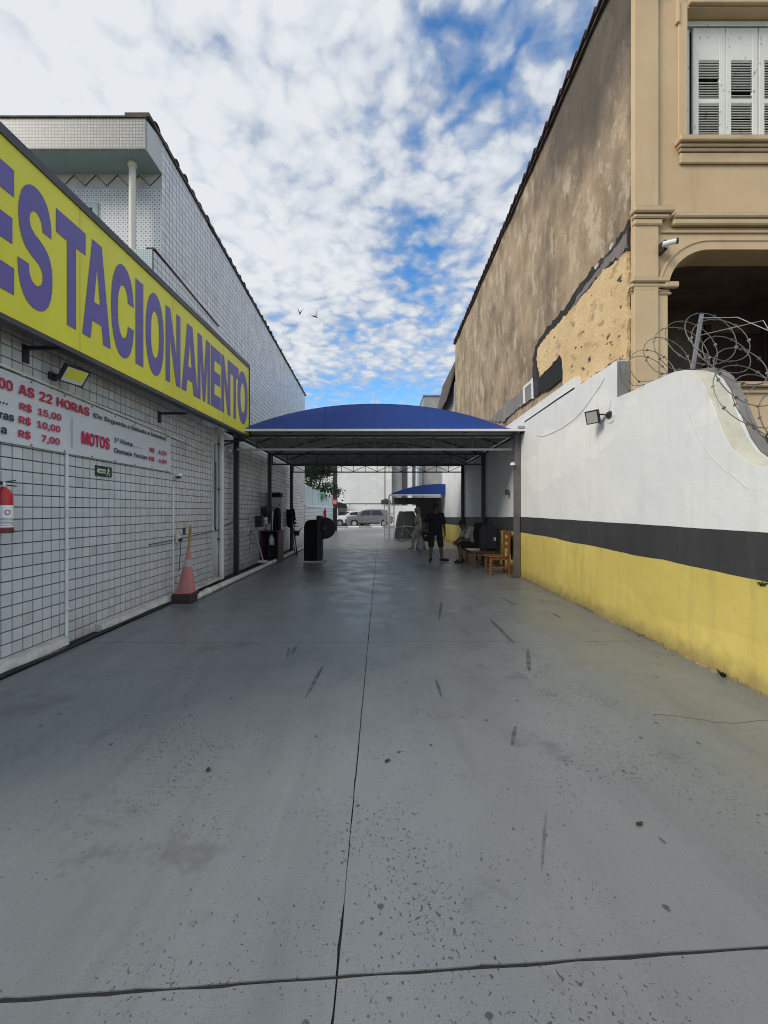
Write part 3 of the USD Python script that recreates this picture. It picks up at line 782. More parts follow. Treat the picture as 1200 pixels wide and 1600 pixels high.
# ------------------------------------------------------------------ boundary wall on the right
bw = thing('boundary_wall', 'thick wall painted white, charcoal and yellow with a curved end, right of the driveway', 'wall', (3.2, 6, 0))
YN, YE = 1.2, 21.9
ys = np.linspace(YN, YE, 260)
wob = lambda s, amp: (meshkit.fbm(np.stack([ys * 1.7, np.full_like(ys, s), np.zeros_like(ys)], 1), 4, 5) - 0.5) * amp
ytop = np.interp(ys, [3.4, 9.1, 21.9], [0.956, 1.046, 0.84]) + wob(1.0, 0.03)
dtop = np.interp(ys, [3.4, 9.1, 21.9], [1.364, 1.397, 1.18]) + wob(4.0, 0.014)
curve = [(1.2, 1.90), (3.40, 1.90), (3.52, 1.915), (3.64, 1.965), (3.77, 2.07), (3.87, 2.22), (3.95, 2.40), (4.02, 2.57), (4.10, 2.74), (4.18, 2.87), (4.28, 2.965), (4.40, 3.03), (4.55, 3.055), (4.75, 3.06), (5.20, 3.07), (5.648, 3.075), (5.652, 3.58), (7.5, 3.57), (9.3, 3.53), (21.9, 3.50)]
cyv = np.array(curve)
ztop = np.interp(ys, cyv[:, 0], cyv[:, 1])


def wall_solid(lo, hi, x_in=0.0, thick=0.24, ysel=None):
    yy, a, b = (ys, lo, hi) if ysel is None else (ysel, lo, hi)
    m = extrude(Polygon(np.vstack([np.stack([yy, a], 1), np.stack([yy, b], 1)[::-1]])).buffer(0), 0.0, 1.0, 'x')
    v = np.array(m.vertices)
    v[:, 0] = xr(v[:, 1]) + x_in + v[:, 0] * (thick - x_in)
    return trimesh.Trimesh(v, m.faces, process=False)


part(bw, 'yellow_band', wall_solid(np.full_like(ys, -0.1), ytop), YELLOW_BAND)
part(bw, 'charcoal_band', wall_solid(ytop, dtop, -0.002), DARK_BAND)
yy = np.unique(np.concatenate([ys, cyv[:, 0], np.linspace(3.4, 4.6, 60)]))
zz = np.interp(yy, cyv[:, 0], cyv[:, 1]) + (meshkit.fbm(np.stack([yy * 3.0, yy * 0, yy * 0], 1), 3, 9) - 0.5) * 0.02
part(bw, 'white_band', wall_solid(np.interp(yy, ys, dtop), zz, 0.001, 0.24, yy), WHITE_WALL)
# the top of the curved end: a cream coping and rough cement behind it
cy2 = yy[(yy > 1.2) & (yy < 4.75)]; cz2 = np.interp(cy2, yy, zz)


def cap_strip(x0, x1, lift, thick, ysel, zsel):
    top = np.stack([ysel, zsel + lift], 1); low = np.stack([ysel, zsel + lift - thick], 1)
    m = extrude(Polygon(np.vstack([top, low[::-1]])).buffer(0), 0.0, 1.0, 'x')
    v = np.array(m.vertices); v[:, 0] = xr(v[:, 1]) + x0 + v[:, 0] * (x1 - x0)
    return trimesh.Trimesh(v, m.faces, process=False)


part(bw, 'cream_coping', cap_strip(0.006, 0.205, 0.006, 0.02, cy2, cz2), CREAM_CAP)
part(bw, 'rough_back', cap_strip(0.245, 0.34, 0.03, 1.2, cy2, cz2), BARE)
sel = (yy >= 4.7) & (yy < 5.645)
part(bw, 'rough_back', cap_strip(0.245, 0.30, -0.02, 0.8, yy[sel], zz[sel]), BARE)
part(bw, 'bare_end', bx(3.192, 3.40, 5.640, 5.6495, 3.08, 3.57), BARE)
# white flashing above the wall, against the house
wf = lambda y0, y1: extrude(Polygon([(y0, 3.55), (y1, 3.53), (y1, 3.74), (y0, 3.80)]), 3.25, 3.369, 'x')
part(bw, 'flashing', wf(7.0, 11.0), WHITE_WALL)
part(bw, 'seam', tube([(3.1885, y_, z_) for y_, z_ in ((6.9, 3.575), (7.6, 3.565), (8.6, 3.54), (9.3, 3.525))], 0.012, 6), TAR_AND_SHADE)  # dark tube painted in for the shadow of the seam under the flashing
# crack lines and the crumbling foot
cr = [S(px, py, 3.19) for px, py in [(1062, 582), (1066, 605), (1072, 630), (1079, 650), (1088, 675), (1100, 698), (1112, 715), (1130, 732), (1150, 748), (1168, 764)]]
part(bw, 'crack', tube([(float(xr(p[1])) - 0.0002, p[1], p[2]) for p in cr], 0.0026, 5), look('crack_line', (0.52, 0.52, 0.50), 0.9))
rub, rr = [], np.random.default_rng(11)
for k in range(90):
    y = 2.6 + (rr.random() ** 1.5) * 7.0
    s = 0.003 + 0.010 * rr.random() ** 2
    x = float(xr(y)) - rr.random() ** 2 * 0.045
    rub.append(xf(hull(rr.normal(size=(9, 3)) * s), (x, y, s * 0.4)))
part(bw, 'rubble', cat_(rub), mat_plaster('crumbs', (0.16, 0.13, 0.08), (0.30, 0.24, 0.11), (0.1, 0.08, 0.06), 0.6), kind='stuff')
ln = []
for y in np.arange(2.4, 9.6, 0.11):
    d = 0.006 + 0.018 * rr.random()
    ln.append(hull([(float(xr(y)) + 0.01, y, 0.0), (float(xr(y)) - d, y, 0.0), (float(xr(y)) - 0.002, y, 0.02 + 0.03 * rr.random()), (float(xr(y + .1)) + 0.01, y + 0.1, 0), (float(xr(y + .1)) - d * rr.random(), y + 0.1, 0.0), (float(xr(y + .1)) - 0.002, y + 0.1, 0.02)]))
part(bw, 'broken_foot', cat_(ln), mat_plaster('foot_dirt', (0.15, 0.12, 0.07), (0.34, 0.26, 0.11), (0.05, 0.04, 0.03), 0.6), kind='stuff')

# ------------------------------------------------------------------ old house on the right
XB, YH, YHB, ZE = 3.372, 5.61, 19.3, 9.30
oh = thing('old_house', 'old two storey house with tan arched front and bare stained side wall', 'building', (XB, 10, 0))
gy, gz = np.meshgrid(np.linspace(YH + 0.005, YHB, 150), np.linspace(0, ZE, 110), indexing='ij')
dsp = meshkit.fbm(np.stack([gy * 1.3, gz * 1.3, gz * 0], -1), 5, 2) * 0.05 + meshkit.fbm(np.stack([gy * 6, gz * 4, gz * 0], -1), 3, 8) * 0.012
part(oh, 'side_wall', sheet(np.stack([XB + 0.002 + dsp, gy, gz], -1)), OLD, smooth=True)
part(oh, 'side_core', bx(XB + 0.08, XB + 0.35, YH + 0.04, YHB, 0, ZE - 0.01), OLD)


def wall_patch(name, pts, mat, x0, x1, org=(820, 380), k=5.3333, rough=0.02, seed=1):
    q = np.array([S(org[0] + a / k, org[1] + b / k, XB) for a, b in pts])[:, 1:]
    ring = np.vstack([rough_line(q[i], q[(i + 1) % len(q)], rough * 2.2, seed + i)[:-1] for i in range(len(q))])
    return part(oh, name, extrude(Polygon(ring).buffer(0), x0, x1, 'x'), mat)


wall_patch('exposed_plaster', [(868, 60), (600, 310), (380, 580), (210, 750), (120, 880), (108, 960), (135, 1120), (225, 1020), (300, 935), (325, 985), (335, 1180), (400, 1160), (868, 1160)], OCHRE, XB - 0.030, XB + 0.02, rough=0.026)
wall_patch('tar_strip', [(868, -190), (760, 0), (640, 120), (440, 378), (345, 530), (205, 690), (112, 822), (74, 920), (72, 1030), (74, 1290), (132, 1250), (140, 1110), (112, 960), (120, 878), (208, 748), (378, 578), (598, 308), (866, 58)], TAR_AND_SHADE, XB - 0.010, XB + 0.02, rough=0.042)
wall_patch('recess_shade', [(140, 1112), (300, 945), (322, 985), (328, 1120), (200, 1220), (134, 1245)], look('black_hole', (0.012, 0.012, 0.013), 0.9), XB - 0.014, XB + 0.02, rough=0.01)  # flat black slab: the shade inside a recess put into colour
wall_patch('cement_strip', [(-300, 1480), (-140, 1320), (0, 1205), (60, 1150), (58, 1290), (-60, 1380), (-180, 1490)], BARE, XB - 0.008, XB + 0.02, rough=0.03)
wall_patch('white_frame', [(-10, 1200), (62, 1135), (62, 1160), (4, 1212), (8, 1330), (-8, 1340)], WHITE_WALL, XB - 0.018, XB + 0.02, rough=0.006)
wall_patch('white_frame', [(58, 1135), (72, 1120), (76, 1290), (62, 1296)], WHITE_WALL, XB - 0.019, XB + 0.02, rough=0.006)
wall_patch('smear', [(716, 40), (728, 10), (745, -10), (742, 25), (728, 60)], look('smear_white', (0.5, 0.47, 0.42), 0.8), XB - 0.026, XB - 0.009, rough=0.004)
wall_patch('smear', [(590, 205), (612, 175), (632, 160), (622, 192), (600, 222)], look('smear_white', (0.5, 0.47, 0.42), 0.8), XB - 0.026, XB - 0.009, rough=0.004)
wall_patch('loose_render', [(388, 560), (440, 450), (540, 320), (620, 210), (690, 110), (770, 30), (862, -120), (864, 40), (800, 110), (690, 205), (600, 296), (500, 420)], mat_plaster('loose_render_look', (0.16, 0.135, 0.13), (0.22, 0.19, 0.175), (0.07, 0.06, 0.06), 0.5, 0.5), XB - 0.018, XB - 0.009, rough=0.03)

fpx = lambda px: (px - CX) * YH / F
fpz = lambda py: EYE - (py - CY) * YH / F
XE = 8.4
arch = [(fpx(1043), 2.25)]
a0, a1, zs, zc, rx = fpx(1043), 6.75, fpz(452), fpz(392), 0.55
arch += [(a0 + rx - rx * math.cos(t), zs + (zc - zs) * math.sin(t)) for t in np.linspace(0, PI / 2, 14)]
arch += [(a1 - rx + rx * math.sin(t), zs + (zc - zs) * math.cos(t)) for t in np.linspace(0, PI / 2, 14)]
arch += [(a1, 2.25)]
arch = Polygon(arch)
win = sbox(fpx(1073), fpz(225), fpx(1302), fpz(12))
front = sbox(XB + 0.355, 0.0, XE, ZE).difference(arch).difference(win)
part(oh, 'front_wall', extrude(front, YH, YH + 0.35, 'y'), FACADE)
part(oh, 'corner_pilaster', cbx(XB - 0.002, fpx(1025), YH - 0.055, YH + 0.03, 0.0, ZE, 0.006), FACADE)
part(oh, 'jamb_pilaster', cbx(fpx(1027), fpx(1042), YH - 0.02, YH - 0.002, 2.25, fpz(462), 0.004), FACADE)
ringm = arch.buffer(fpx(1043) - fpx(1028), join_style=1).difference(arch.buffer(0.002)).intersection(sbox(0, zs, 20, 9))
part(oh, 'arch_moulding', extrude(ringm, YH - 0.03, YH - 0.002, 'y'), FACADE)
ring2 = arch.buffer(fpx(1043) - fpx(1028) + 0.02).difference(arch.buffer(fpx(1043) - fpx(1028) - 0.015)).intersection(sbox(0, zs, 20, 9))
part(oh, 'arch_bead', extrude(ring2, YH - 0.042, YH - 0.031, 'y'), FACADE)
# capitals
for (xa, xb, za, zb, d) in ((985, 1040, 445, 437, 0.12), (985, 1036, 452, 445.5, 0.085), (985, 1029, 457, 454.5, 0.075), (1034, 1056, 452.5, 443, 0.10), (1027, 1047, 462, 458, 0.055), (1028, 1045, 457.5, 453, 0.03)):
    part(oh, 'capital', cbx(fpx(xa) - 0.02 * (xa == 985), fpx(xb), YH - d * 0.75, YH - 0.003, fpz(za), fpz(zb), 0.014), LEDGE)
# string course between the storeys
for (xa, xb, za, zb, d) in ((983, 1046, 340, 330, 0.15), (985, 1040, 347, 340.4, 0.11), (986, 1030, 357, 347.4, 0.095), (1047, 1560, 346, 339, 0.115), (1047, 1560, 356, 346.4, 0.09), (1031, 1560, 365.5, 360, 0.03)):
    part(oh, 'string_course', cbx(fpx(xa), fpx(min(xb, 1560)), YH - d * 0.85, YH - 0.002, fpz(za), fpz(zb), 0.016), LEDGE)
# window surround, sill and shutters
part(oh, 'window_jamb', cbx(fpx(1058), fpx(1072), YH - 0.03, YH - 0.002, fpz(222), fpz(8), 0.006), FACADE)
part(oh, 'jamb_drop', cbx(fpx(1054.5), fpx(1059.5), YH - 0.05, YH - 0.002, fpz(40), fpz(5), 0.006), FACADE)
part(oh, 'window_head', cbx(fpx(1075), fpx(1302), YH - 0.05, YH - 0.002, fpz(10), fpz(-6), 0.006), LEDGE)
for (za, zb, xa, d) in ((231, 222, 1053, 0.15), (236, 231.4, 1056, 0.10), (241, 236.4, 1058, 0.07), (258, 241.4, 1060, 0.045)):
    part(oh, 'window_sill', cbx(fpx(xa), fpx(1316), YH - d * 0.85, YH - 0.002, fpz(za), fpz(zb), 0.012), LEDGE)
part(oh, 'window_back', bx(fpx(1073) + 0.002, fpx(1302), YH + 0.30, YH + 0.34, fpz(225), fpz(12)), TAR_AND_SHADE)
YS = YH + 0.17
sz = lambda py: EYE - (py - CY) * YS / F
part(oh, 'shutter_frame', cbx(fpx(1070), fpx(1300), YS - 0.03, YS + 0.05, sz(44), fpz(13), 0.004), SHUTTER)
shr = np.random.default_rng(21)
sx = lambda px: (px - CX) * YS / F
sz = lambda py: EYE - (py - CY) * YS / F
for (xa, xb) in ((1062, 1081), (1081.6, 1131.5), (1132.2, 1182.5), (1184, 1234), (1235, 1285)):
    tilt = (shr.random() - 0.5) * 0.02
    st = 0.075
    X0, X1 = sx(xa) + 0.002, sx(xb) - 0.002
    zt, zb_ = sz(46), sz(224)
    za, zm0, zm1, zl = sz(96), sz(156), sz(163), sz(222)
    if xa == 1062: X0 = sx(1070)
    m = [cbx(X0, X0 + st, YS - 0.02, YS + 0.02, zb_, zt, 0.004), cbx(X1 - st, X1, YS - 0.02, YS + 0.02, zb_, zt, 0.004), cbx(X0 + st, X1 - st, YS - 0.018, YS + 0.018, za, zt, 0.004),
         cbx(X0 + st, X1 - st, YS - 0.018, YS + 0.018, zm1, zm0, 0.004), cbx(X0 + st, X1 - st, YS - 0.018, YS + 0.018, zb_, zl, 0.003)]
    if xb - xa > 25:
        sh = part(oh, 'shutter', cat_(m), SHUTTER)
        for (p, q) in ((zm0, za), (zl, zm1)):
            n_ = 15; hgt = (q - p) / n_
            for k in range(n_):
                if shr.random() < 0.012: continue
                z = p + (k + 0.5) * hgt
                ang = 0.55 + 0.12 * (shr.random() - 0.5)
                m = xf(trimesh.creation.box([X1 - X0 - 2 * st, 0.042, 0.007]), (0, 0, 0), (ang, 0, (shr.random() - 0.5) * 0.006))
                m.apply_translation([(X0 + X1) / 2, YS, z])
                part(sh, 'slat', m, SHUTTER)
    else:
        sh = part(oh, 'shutter', cat_([cbx(X0, X1 - 0.03, YS + 0.0, YS + 0.03, zb_, zt, 0.003)]), SHUTTER)
# porch behind the arch
part(oh, 'porch_back', bx(XB + 0.352, XE, 7.6, 7.8, 2.2, 5.4), PORCH)
part(oh, 'porch_ceiling', bx(XB + 0.352, XE, YH + 0.352, 7.598, 5.22, 5.38), PORCH)
part(oh, 'porch_floor', bx(XB + 0.352, XE, YH - 0.5, 7.598, 2.0, 2.2), BARE)
dr = part(oh, 'porch_door', cat_([cbx(5.95, 6.9, 7.52, 7.598, 2.2, 4.75, 0.01), cbx(5.85, 5.948, 7.50, 7.598, 2.2, 4.9, 0.01), cbx(6.902, 7.0, 7.50, 7.598, 2.2, 4.9, 0.01)]), DOORWOOD)
part(dr, 'door_panel', cat_([cbx(6.05, 6.38, 7.495, 7.519, 2.4 + k * 0.8, 3.05 + k * 0.8, 0.012) for k in range(3)] + [cbx(6.46, 6.8, 7.495, 7.519, 2.4 + k * 0.8, 3.05 + k * 0.8, 0.012) for k in range(3)]), DOORWOOD)
part(oh, 'balustrade', cbx(W(1147, 600, 5.75)[0], XE, 5.72, 5.85, 2.2, W(0, 606, 5.75)[2], 0.01), FACADE)
part(oh, 'balustrade_rail', cbx(W(1141, 600, 5.75)[0], XE, 5.64, 5.90, W(0, 605, 5.7)[2], W(0, 597, 5.7)[2], 0.015), LEDGE)
part(oh, 'balustrade_bead', cbx(W(1152, 600, 5.75)[0], XE, 5.69, 5.719, W(0, 614, 5.7)[2], W(0, 609, 5.7)[2], 0.006), LEDGE)
# roof with its stepped edge of tiles
part(oh, 'roof', extrude(Polygon([(XB - 0.02, ZE), (XE + 0.2, ZE + 1.6), (XE + 0.2, ZE + 1.5), (XB - 0.02, ZE - 0.05)]), YH - 0.02, YHB + 0.1, 'y'), CLAY)
y = YH - 0.15
while y < YHB:
    a = 0.06 + 0.02 * rt.random()
    m = hull([(XB - 0.07 - 0.02 * rt.random(), y, 0.015 + a), (XB - 0.07, y, a - 0.012), (XB - 0.06, y + 0.36, 0.025), (XB - 0.06, y + 0.36, -0.002), (XB + 0.4, y, 0.22 + a), (XB + 0.4, y, 0.19 + a), (XB + 0.4, y + 0.36, 0.16), (XB + 0.4, y + 0.36, 0.13)])
    m.apply_translation([0, 0, ZE - 0.03 + 0.018 * rt.random()])
    part(oh, 'roof_tile', m, CLAY)
    y += 0.31 + 0.03 * rt.random()

part(oh, 'right_wall', bx(XE - 0.2, XE + 0.15, YH + 0.352, YHB, 0, ZE + 1.4), OLD)
part(oh, 'rear_wall', bx(XB + 0.352, XE - 0.202, YHB - 0.3, YHB - 0.01, 0, ZE), OLD)
part(oh, 'gable', extrude(Polygon([(XB + 0.05, ZE + 0.002), (XE, ZE + 0.002), (XE, ZE + 1.46), (XB + 0.05, ZE + 0.02)]), YH + 0.002, YH + 0.3, 'y'), FACADE)

# rear wing with its sloping eave
rw = thing('rear_wing', 'narrow grey lavender wing with a dark sloping eave behind the old house', 'building', (3.5, 22, 0))
part(rw, 'wall', bx(3.40, 8.0, YHB + 0.15, 24.0, 0, 7.55), LAVENDER)
a, b = W(710, 562, 20.0), W(691, 631, 21.0)
part(rw, 'eave', hull([(3.48, 19.5, 8.6), (3.48, 24.0, 8.6), (3.05, 19.6, 6.85), (3.05, 24.0, 6.85), (3.05, 19.6, 6.75), (3.05, 24.0, 6.75), (3.55, 19.5, 8.4), (3.55, 24, 8.4)]), CLAY)
part(rw, 'roof', hull([(3.46, 19.5, 8.62), (3.46, 24.0, 8.62), (8.0, 19.5, 9.2), (8.0, 24.0, 9.2), (8.0, 19.5, 7.6), (8.0, 24, 7.6), (3.56, 19.5, 7.6), (3.56, 24, 7.6)]), CLAY)

# ------------------------------------------------------------------ far end of the lot
fb = thing('far_white_building', 'plain white gable wall across the far end of the car park', 'building', (-4, 46, 0))
part(fb, 'wall', bx(-14.0, W(606, 0, 46)[0], 46.0, 54.0, 0, 8.6), WALL_PALE)
part(fb, 'parapet', bx(-14.05, W(606, 0, 46)[0], 45.95, 54.0, 8.602, 8.8), WALL_GREY)
fg = thing('far_grey_building', 'tall grey building with pale pillars behind the small blue canopy', 'building', (3, 45.5, 0))
xa, xb = W(600, 0, 45)[0], W(662, 0, 45)[0]
part(fg, 'wall', bx(xa + 0.02, xb, 45.4, 52, 0, 9.4), WALL_GREY)
for (p, q, m_) in ((603, 612, WALL_PALE), (628, 633, GREY_STEEL), (637, 644, WALL_PALE)):
    part(fg, 'pillar', bx(W(p, 0, 45)[0], W(q, 0, 45)[0], 45.0, 45.395, 0, 9.3), m_)
part(fg, 'tower', bx(xb + 0.02, 12.0, 45.2, 53, 0, 13.9), WALL_GREY)
part(fg, 'tower_coping', bx(xb - 0.03, 12.0, 45.1, 53.1, 13.902, 14.05), BARE)
part(fg, 'flue', cyl((W(652, 0, 44.8)[0], 44.8, 3.6), (W(652, 0, 44.8)[0], 44.8, 9.8), 0.22, 16), GALV, smooth=40)
fw = thing('back_boundary_wall', 'low white wall with a dark rail behind the parked cars', 'wall', (0, 43.5, 0))
part(fw, 'wall', bx(-9, 12, 43.4, 43.6, 0, 2.02), WALL_PALE)
part(fw, 'rail', bx(-9, 12, 43.36, 43.40, 2.16, 2.26), GREY_STEEL)
for k in range(12):
    part(fw, 'rail_post', bx(-8.5 + k * 1.7, -8.44 + k * 1.7, 43.40, 43.46, 2.022, 2.158), GREY_STEEL)
kb = thing('lot_kerb', 'low pale kerb in front of the parked cars at the far end', 'kerb', (-3, 37.2, 0))
for k in range(8):
    x = -6.2 + k * 1.05
    part(kb, 'kerb_stone', cbx(x, x + 1.0, 37.1, 37.35, 0, 0.13, 0.02), WALL_PALE if k % 2 else WALL_GREY)

# ------------------------------------------------------------------ the big yellow sign
SA, SB = np.array([-3.3396, 2.6]), np.array([-3.062, 9.62])            # plan of its face, near end to far end
su = (SB - SA) / np.linalg.norm(SB - SA); sl = float(np.linalg.norm(SB - SA)); sn = np.array([su[1], -su[0]])
ZS0, ZS1 = 3.21, 4.90


def on_sign(m):
    """Local (along the sign, out of its face, height) -> world."""
    v = np.array(m.vertices)
    o = np.empty_like(v)
    o[:, :2] = SA + v[:, :1] * su + v[:, 1:2] * sn
    o[:, 2] = v[:, 2]
    return trimesh.Trimesh(o, m.faces if np.cross(su, sn) > 0 else m.faces[:, ::-1], process=False)


def sign_s(px):
    """Photo column -> distance along the sign."""
    k = (SB[0] - SA[0]) / (SB[1] - SA[1])
    Y = (SA[0] - SA[1] * k) / ((px - CX) / F - k)
    return (Y - SA[1]) / su[1]


sg = thing('shop_sign', 'long yellow sign reading ESTACIONAMENTO in violet capitals, held off the tiled wall', 'sign', (SA[0], SA[1], ZS0))
part(sg, 'panel', on_sign(bx(0.02, sl - 0.035, -0.05, -0.004, ZS0 + 0.05, ZS1 - 0.09)), SIGN_YELLOW)
for u_ in (1.9, 3.75, 5.6):
    part(sg, 'panel_seam', on_sign(bx(u_, u_ + 0.004, -0.0042, -0.0022, ZS0 + 0.051, ZS1 - 0.091)), look('seam_olive', (0.36, 0.33, 0.03), 0.5))
part(sg, 'frame', on_sign(cat_([bx(0, sl, -0.12, 0.012, ZS1 - 0.09, ZS1), bx(0, sl, -0.12, 0.008, ZS0, ZS0 + 0.05), bx(sl - 0.04, sl, -0.118, 0.010, ZS0 + 0.051, ZS1 - 0.091), bx(0, 0.04, -0.118, 0.010, ZS0 + 0.051, ZS1 - 0.091), bx(0.05, sl - 0.045, -0.115, -0.07, ZS0 + 0.055, ZS1 - 0.095)])), SIGN_FRAME)
for ch, a, b in zip('ESTACIONAMENTO', (-38, 28, 88, 129, 174, 212, 228, 259, 284, 309, 330, 346, 360.5, 371.5), (22, 82, 134, 173, 209, 224, 256, 282, 309, 328.5, 345, 360, 373, 387)):
    g_ = sbox(sign_s(a), 3.475, sign_s(b), 3.475 + 1.115) if ch == 'I' else fit(glyphs(ch, 830), sign_s(a), sign_s(b), 3.475, 1.115)
    part(sg, 'letter', on_sign(extrude(g_, -0.003, 0.0005, 'y')), SIGN_BLUE)
for px, py in ((40, 541), (249, 643), (345, 686)):
    p = S(px, py + 3, XL + 0.01)
    Y = p[1]; z = ZS0 + 0.028
    xs = SA[0] + (Y - SA[1]) * (SB[0] - SA[0]) / (SB[1] - SA[1])
    part(sg, 'bracket', cat_([bar((XL, Y, p[2]), (xs - 0.02, Y, p[2]), 0.035), bx(XL - 0.002, XL + 0.02, Y - 0.035, Y + 0.035, p[2] - 0.15, p[2] + 0.03)]), BLACK_METAL)
part(sg, 'strut', bar((XL, 9.50, 3.02), (-3.15, 9.58, 3.20), 0.03), BLACK_METAL)

# ------------------------------------------------------------------ price banner
XBN = XL + 0.035
bn = thing('price_banner', 'white vinyl banner of red and black parking prices on the tiled wall', 'banner', (XBN, 5, 2.2))
y0b, y1b = 2.9, 7.16
ngy = np.linspace(y0b, y1b, 60); ngz = np.linspace(0, 1, 12)
gy, gt = np.meshgrid(ngy, ngz, indexing='ij')
zl, zh = 2.205 + gy * 0.0, np.interp(gy, [3.9, 7.16], [2.905, 2.795])
gzz = zl + (zh - zl) * gt
ripple = (meshkit.fbm(np.stack([gy * 1.4, gzz * 2.0, gy * 0], -1), 3, 4) - 0.5) * 0.012
part(bn, 'cloth', sheet(np.stack([XBN - 0.010 + ripple, gy, gzz], -1)), BANNER, smooth=True)
RX = XBN + 0.002


def bline(text, px0, px1, z, cap, mat, weight=750, name='lettering', slope=0.0):
    Ya, Yb = F * RX / (px0 - CX), F * RX / (px1 - CX)
    g_ = fit(glyphs(text, weight), Ya, Yb, z, cap)
    if slope: g_ = affinity.affine_transform(g_, [1, 0, slope, 1, 0, -slope * Ya])
    part(bn, name, extrude(g_, RX, RX + 0.0015, 'x'), mat)


bline('00', -2, 20.5, 2.712, 0.100, RED_INK)
bline('AS', 29, 54, 2.712, 0.100, RED_INK)
bline('22', 62, 82, 2.712, 0.100, RED_INK)
bline('HORAS', 89, 140, 2.712, 0.100, RED_INK)
bline('(De Segunda a Sábado e feriados)', 146, 259.5, 2.716, 0.058, BLACK_INK, 620)
[bline('.', -1 + 5.2 * k, 1.6 + 5.2 * k, 2.566, 0.085, BLACK_INK, 750, 'dot') for k in range(3)]
bline('R$', 31, 50, 2.557, 0.072, RED_INK); bline('15,00', 60, 96, 2.557, 0.072, RED_INK)
bline('ras', -1, 22, 2.421, 0.085, BLACK_INK)
bline('R$', 30, 48.5, 2.421, 0.072, RED_INK); bline('10,00', 58.5, 94.5, 2.421, 0.072, RED_INK)
bline('a', 1.5, 10.5, 2.283, 0.085, BLACK_INK)
bline('R$', 29, 48, 2.281, 0.072, RED_INK); bline('7,00', 65.5, 93.5, 2.281, 0.072, RED_INK)
bline('MOTOS', 128, 171.5, 2.352, 0.152, RED_INK, 800)
bline('1ª', 179, 185.5, 2.472, 0.066, BLACK_INK, 620); bline('Hora', 188.5, 207, 2.472, 0.066, BLACK_INK, 620); [bline('.', 208 + 2.5 * k, 208.9 + 2.45 * k, 2.472, 0.066, BLACK_INK, 620, 'dot') for k in range(8)]; bline('R$', 234, 241.5, 2.465, 0.064, RED_INK); bline('6,00', 248, 260.5, 2.465, 0.064, RED_INK)
bline('Demais', 179, 206.5, 2.330, 0.066, BLACK_INK, 620); bline('horas', 210, 230.5, 2.330, 0.066, BLACK_INK, 620); bline('R$', 233, 241.5, 2.325, 0.064, RED_INK); bline('4,00', 248, 260.5, 2.325, 0.064, RED_INK)
yd = F * RX / (112.5 - CX)
part(bn, 'divider', bx(RX, RX + 0.0015, yd - 0.003, yd + 0.003, 2.28, 2.63), BLACK_INK)
for k in range(9):
    for z in (2.222, float(np.interp(3.4 + k * 0.45, [3.9, 7.16], [2.905, 2.795])) - 0.02):
        part(bn, 'eyelet', cyl((RX - 0.003, 3.4 + k * 0.45, z), (RX + 0.004, 3.4 + k * 0.45, z), 0.008, 8), BLACK_METAL)

# ------------------------------------------------------------------ pipes and fittings on the tiled wall
cp = thing('wall_conduit', 'thin white horizontal conduit running just above the price banner', 'pipe', (XL, 5, 2.9))
part(cp, 'pipe', tube([(XL + 0.02, 2.9, 2.975), (XL + 0.02, 7.3, 2.82), (XL + 0.02, 8.6, 2.76)], 0.016, 8), DIRTY_PVC, smooth=50)
for k in range(7): part(cp, 'clip', bx(XL, XL + 0.042, 3.5 + k * 0.7, 3.52 + k * 0.7, 2.93 - k * 0.0245, 2.975 - k * 0.0245), DIRTY_PVC)
for px, ztop_, zlow, lab in ((104.0, 2.20, 0.09, 'white vertical conduit below the divider of the price banner'), (270.5, 1.98, 0.06, 'thin white vertical conduit below the dome camera')):
    Y = F * XL / (px - CX) * 0.995
    t = thing('wall_conduit', lab, 'pipe', (XL, Y, 0))
    part(t, 'pipe', cyl((XL + 0.018, Y, zlow), (XL + 0.018, Y, ztop_), 0.018, 10), WHITE_PVC, smooth=50)
    for z in (0.4, 1.1, 1.8): part(t, 'clip', bx(XL, XL + 0.038, Y - 0.024, Y + 0.024, z, z + 0.018), WHITE_PVC)
Yd = F * 3.57 / (597 - 347)
dp = thing('downpipe', 'thick white rainwater downpipe beside the canopy post', 'pipe', (-3.57, Yd, 0))
part(dp, 'pipe', cyl((-3.58, Yd, 0.02), (-3.58, Yd, 3.25), 0.052, 16), WHITE_PVC, smooth=50)
part(dp, 'collar', cyl((-3.58, Yd, 0.50), (-3.58, Yd, 0.60), 0.060, 16), WHITE_PVC, smooth=40)
part(dp, 'bend', tube([(-3.58, Yd, 3.24), (-3.58, Yd - 0.02, 3.32), (-3.63, Yd - 0.03, 3.40)], 0.052, 12), WHITE_PVC, smooth=50)
for z in (0.9, 2.0, 3.0): part(dp, 'clamp', bx(XL, -3.60, Yd - 0.065, Yd + 0.065, z, z + 0.025), GREY_STEEL)
ca = thing('black_cable', 'thin black cable looped down the wall beside the downpipe', 'cable', (XL, 9.2, 0))
part(ca, 'wire', tube([(XL + 0.02, Yd - 0.22, 3.0), (XL + 0.02, Yd - 0.23, 1.2), (XL + 0.02, Yd - 0.2, 1.12), (XL + 0.02, Yd - 0.12, 1.1), (XL + 0.02, Yd + 1.2, 1.32), (XL + 0.02, 11.4, 1.3)], 0.008, 6), RUBBER)
part(ca, 'wire', tube([(XL + 0.02, Yd - 0.16, 2.6), (XL + 0.02, Yd - 0.17, 1.1), (XL + 0.02, 7.4, 1.03), (XL + 0.02, 6.5, 1.01)], 0.007, 6), RUBBER)
fp = thing('floor_pipe', 'long white drain pipe lying on the floor along the tiled wall', 'pipe', (-3.17, 7, 0))
pts = [(-3.20, 7.12, 0.056), (-3.19, 8.2, 0.058), (-3.16, 11.0, 0.056), (-3.14, 15.0, 0.06), (-3.16, 20.0, 0.056), (-3.18, 27.5, 0.056)]
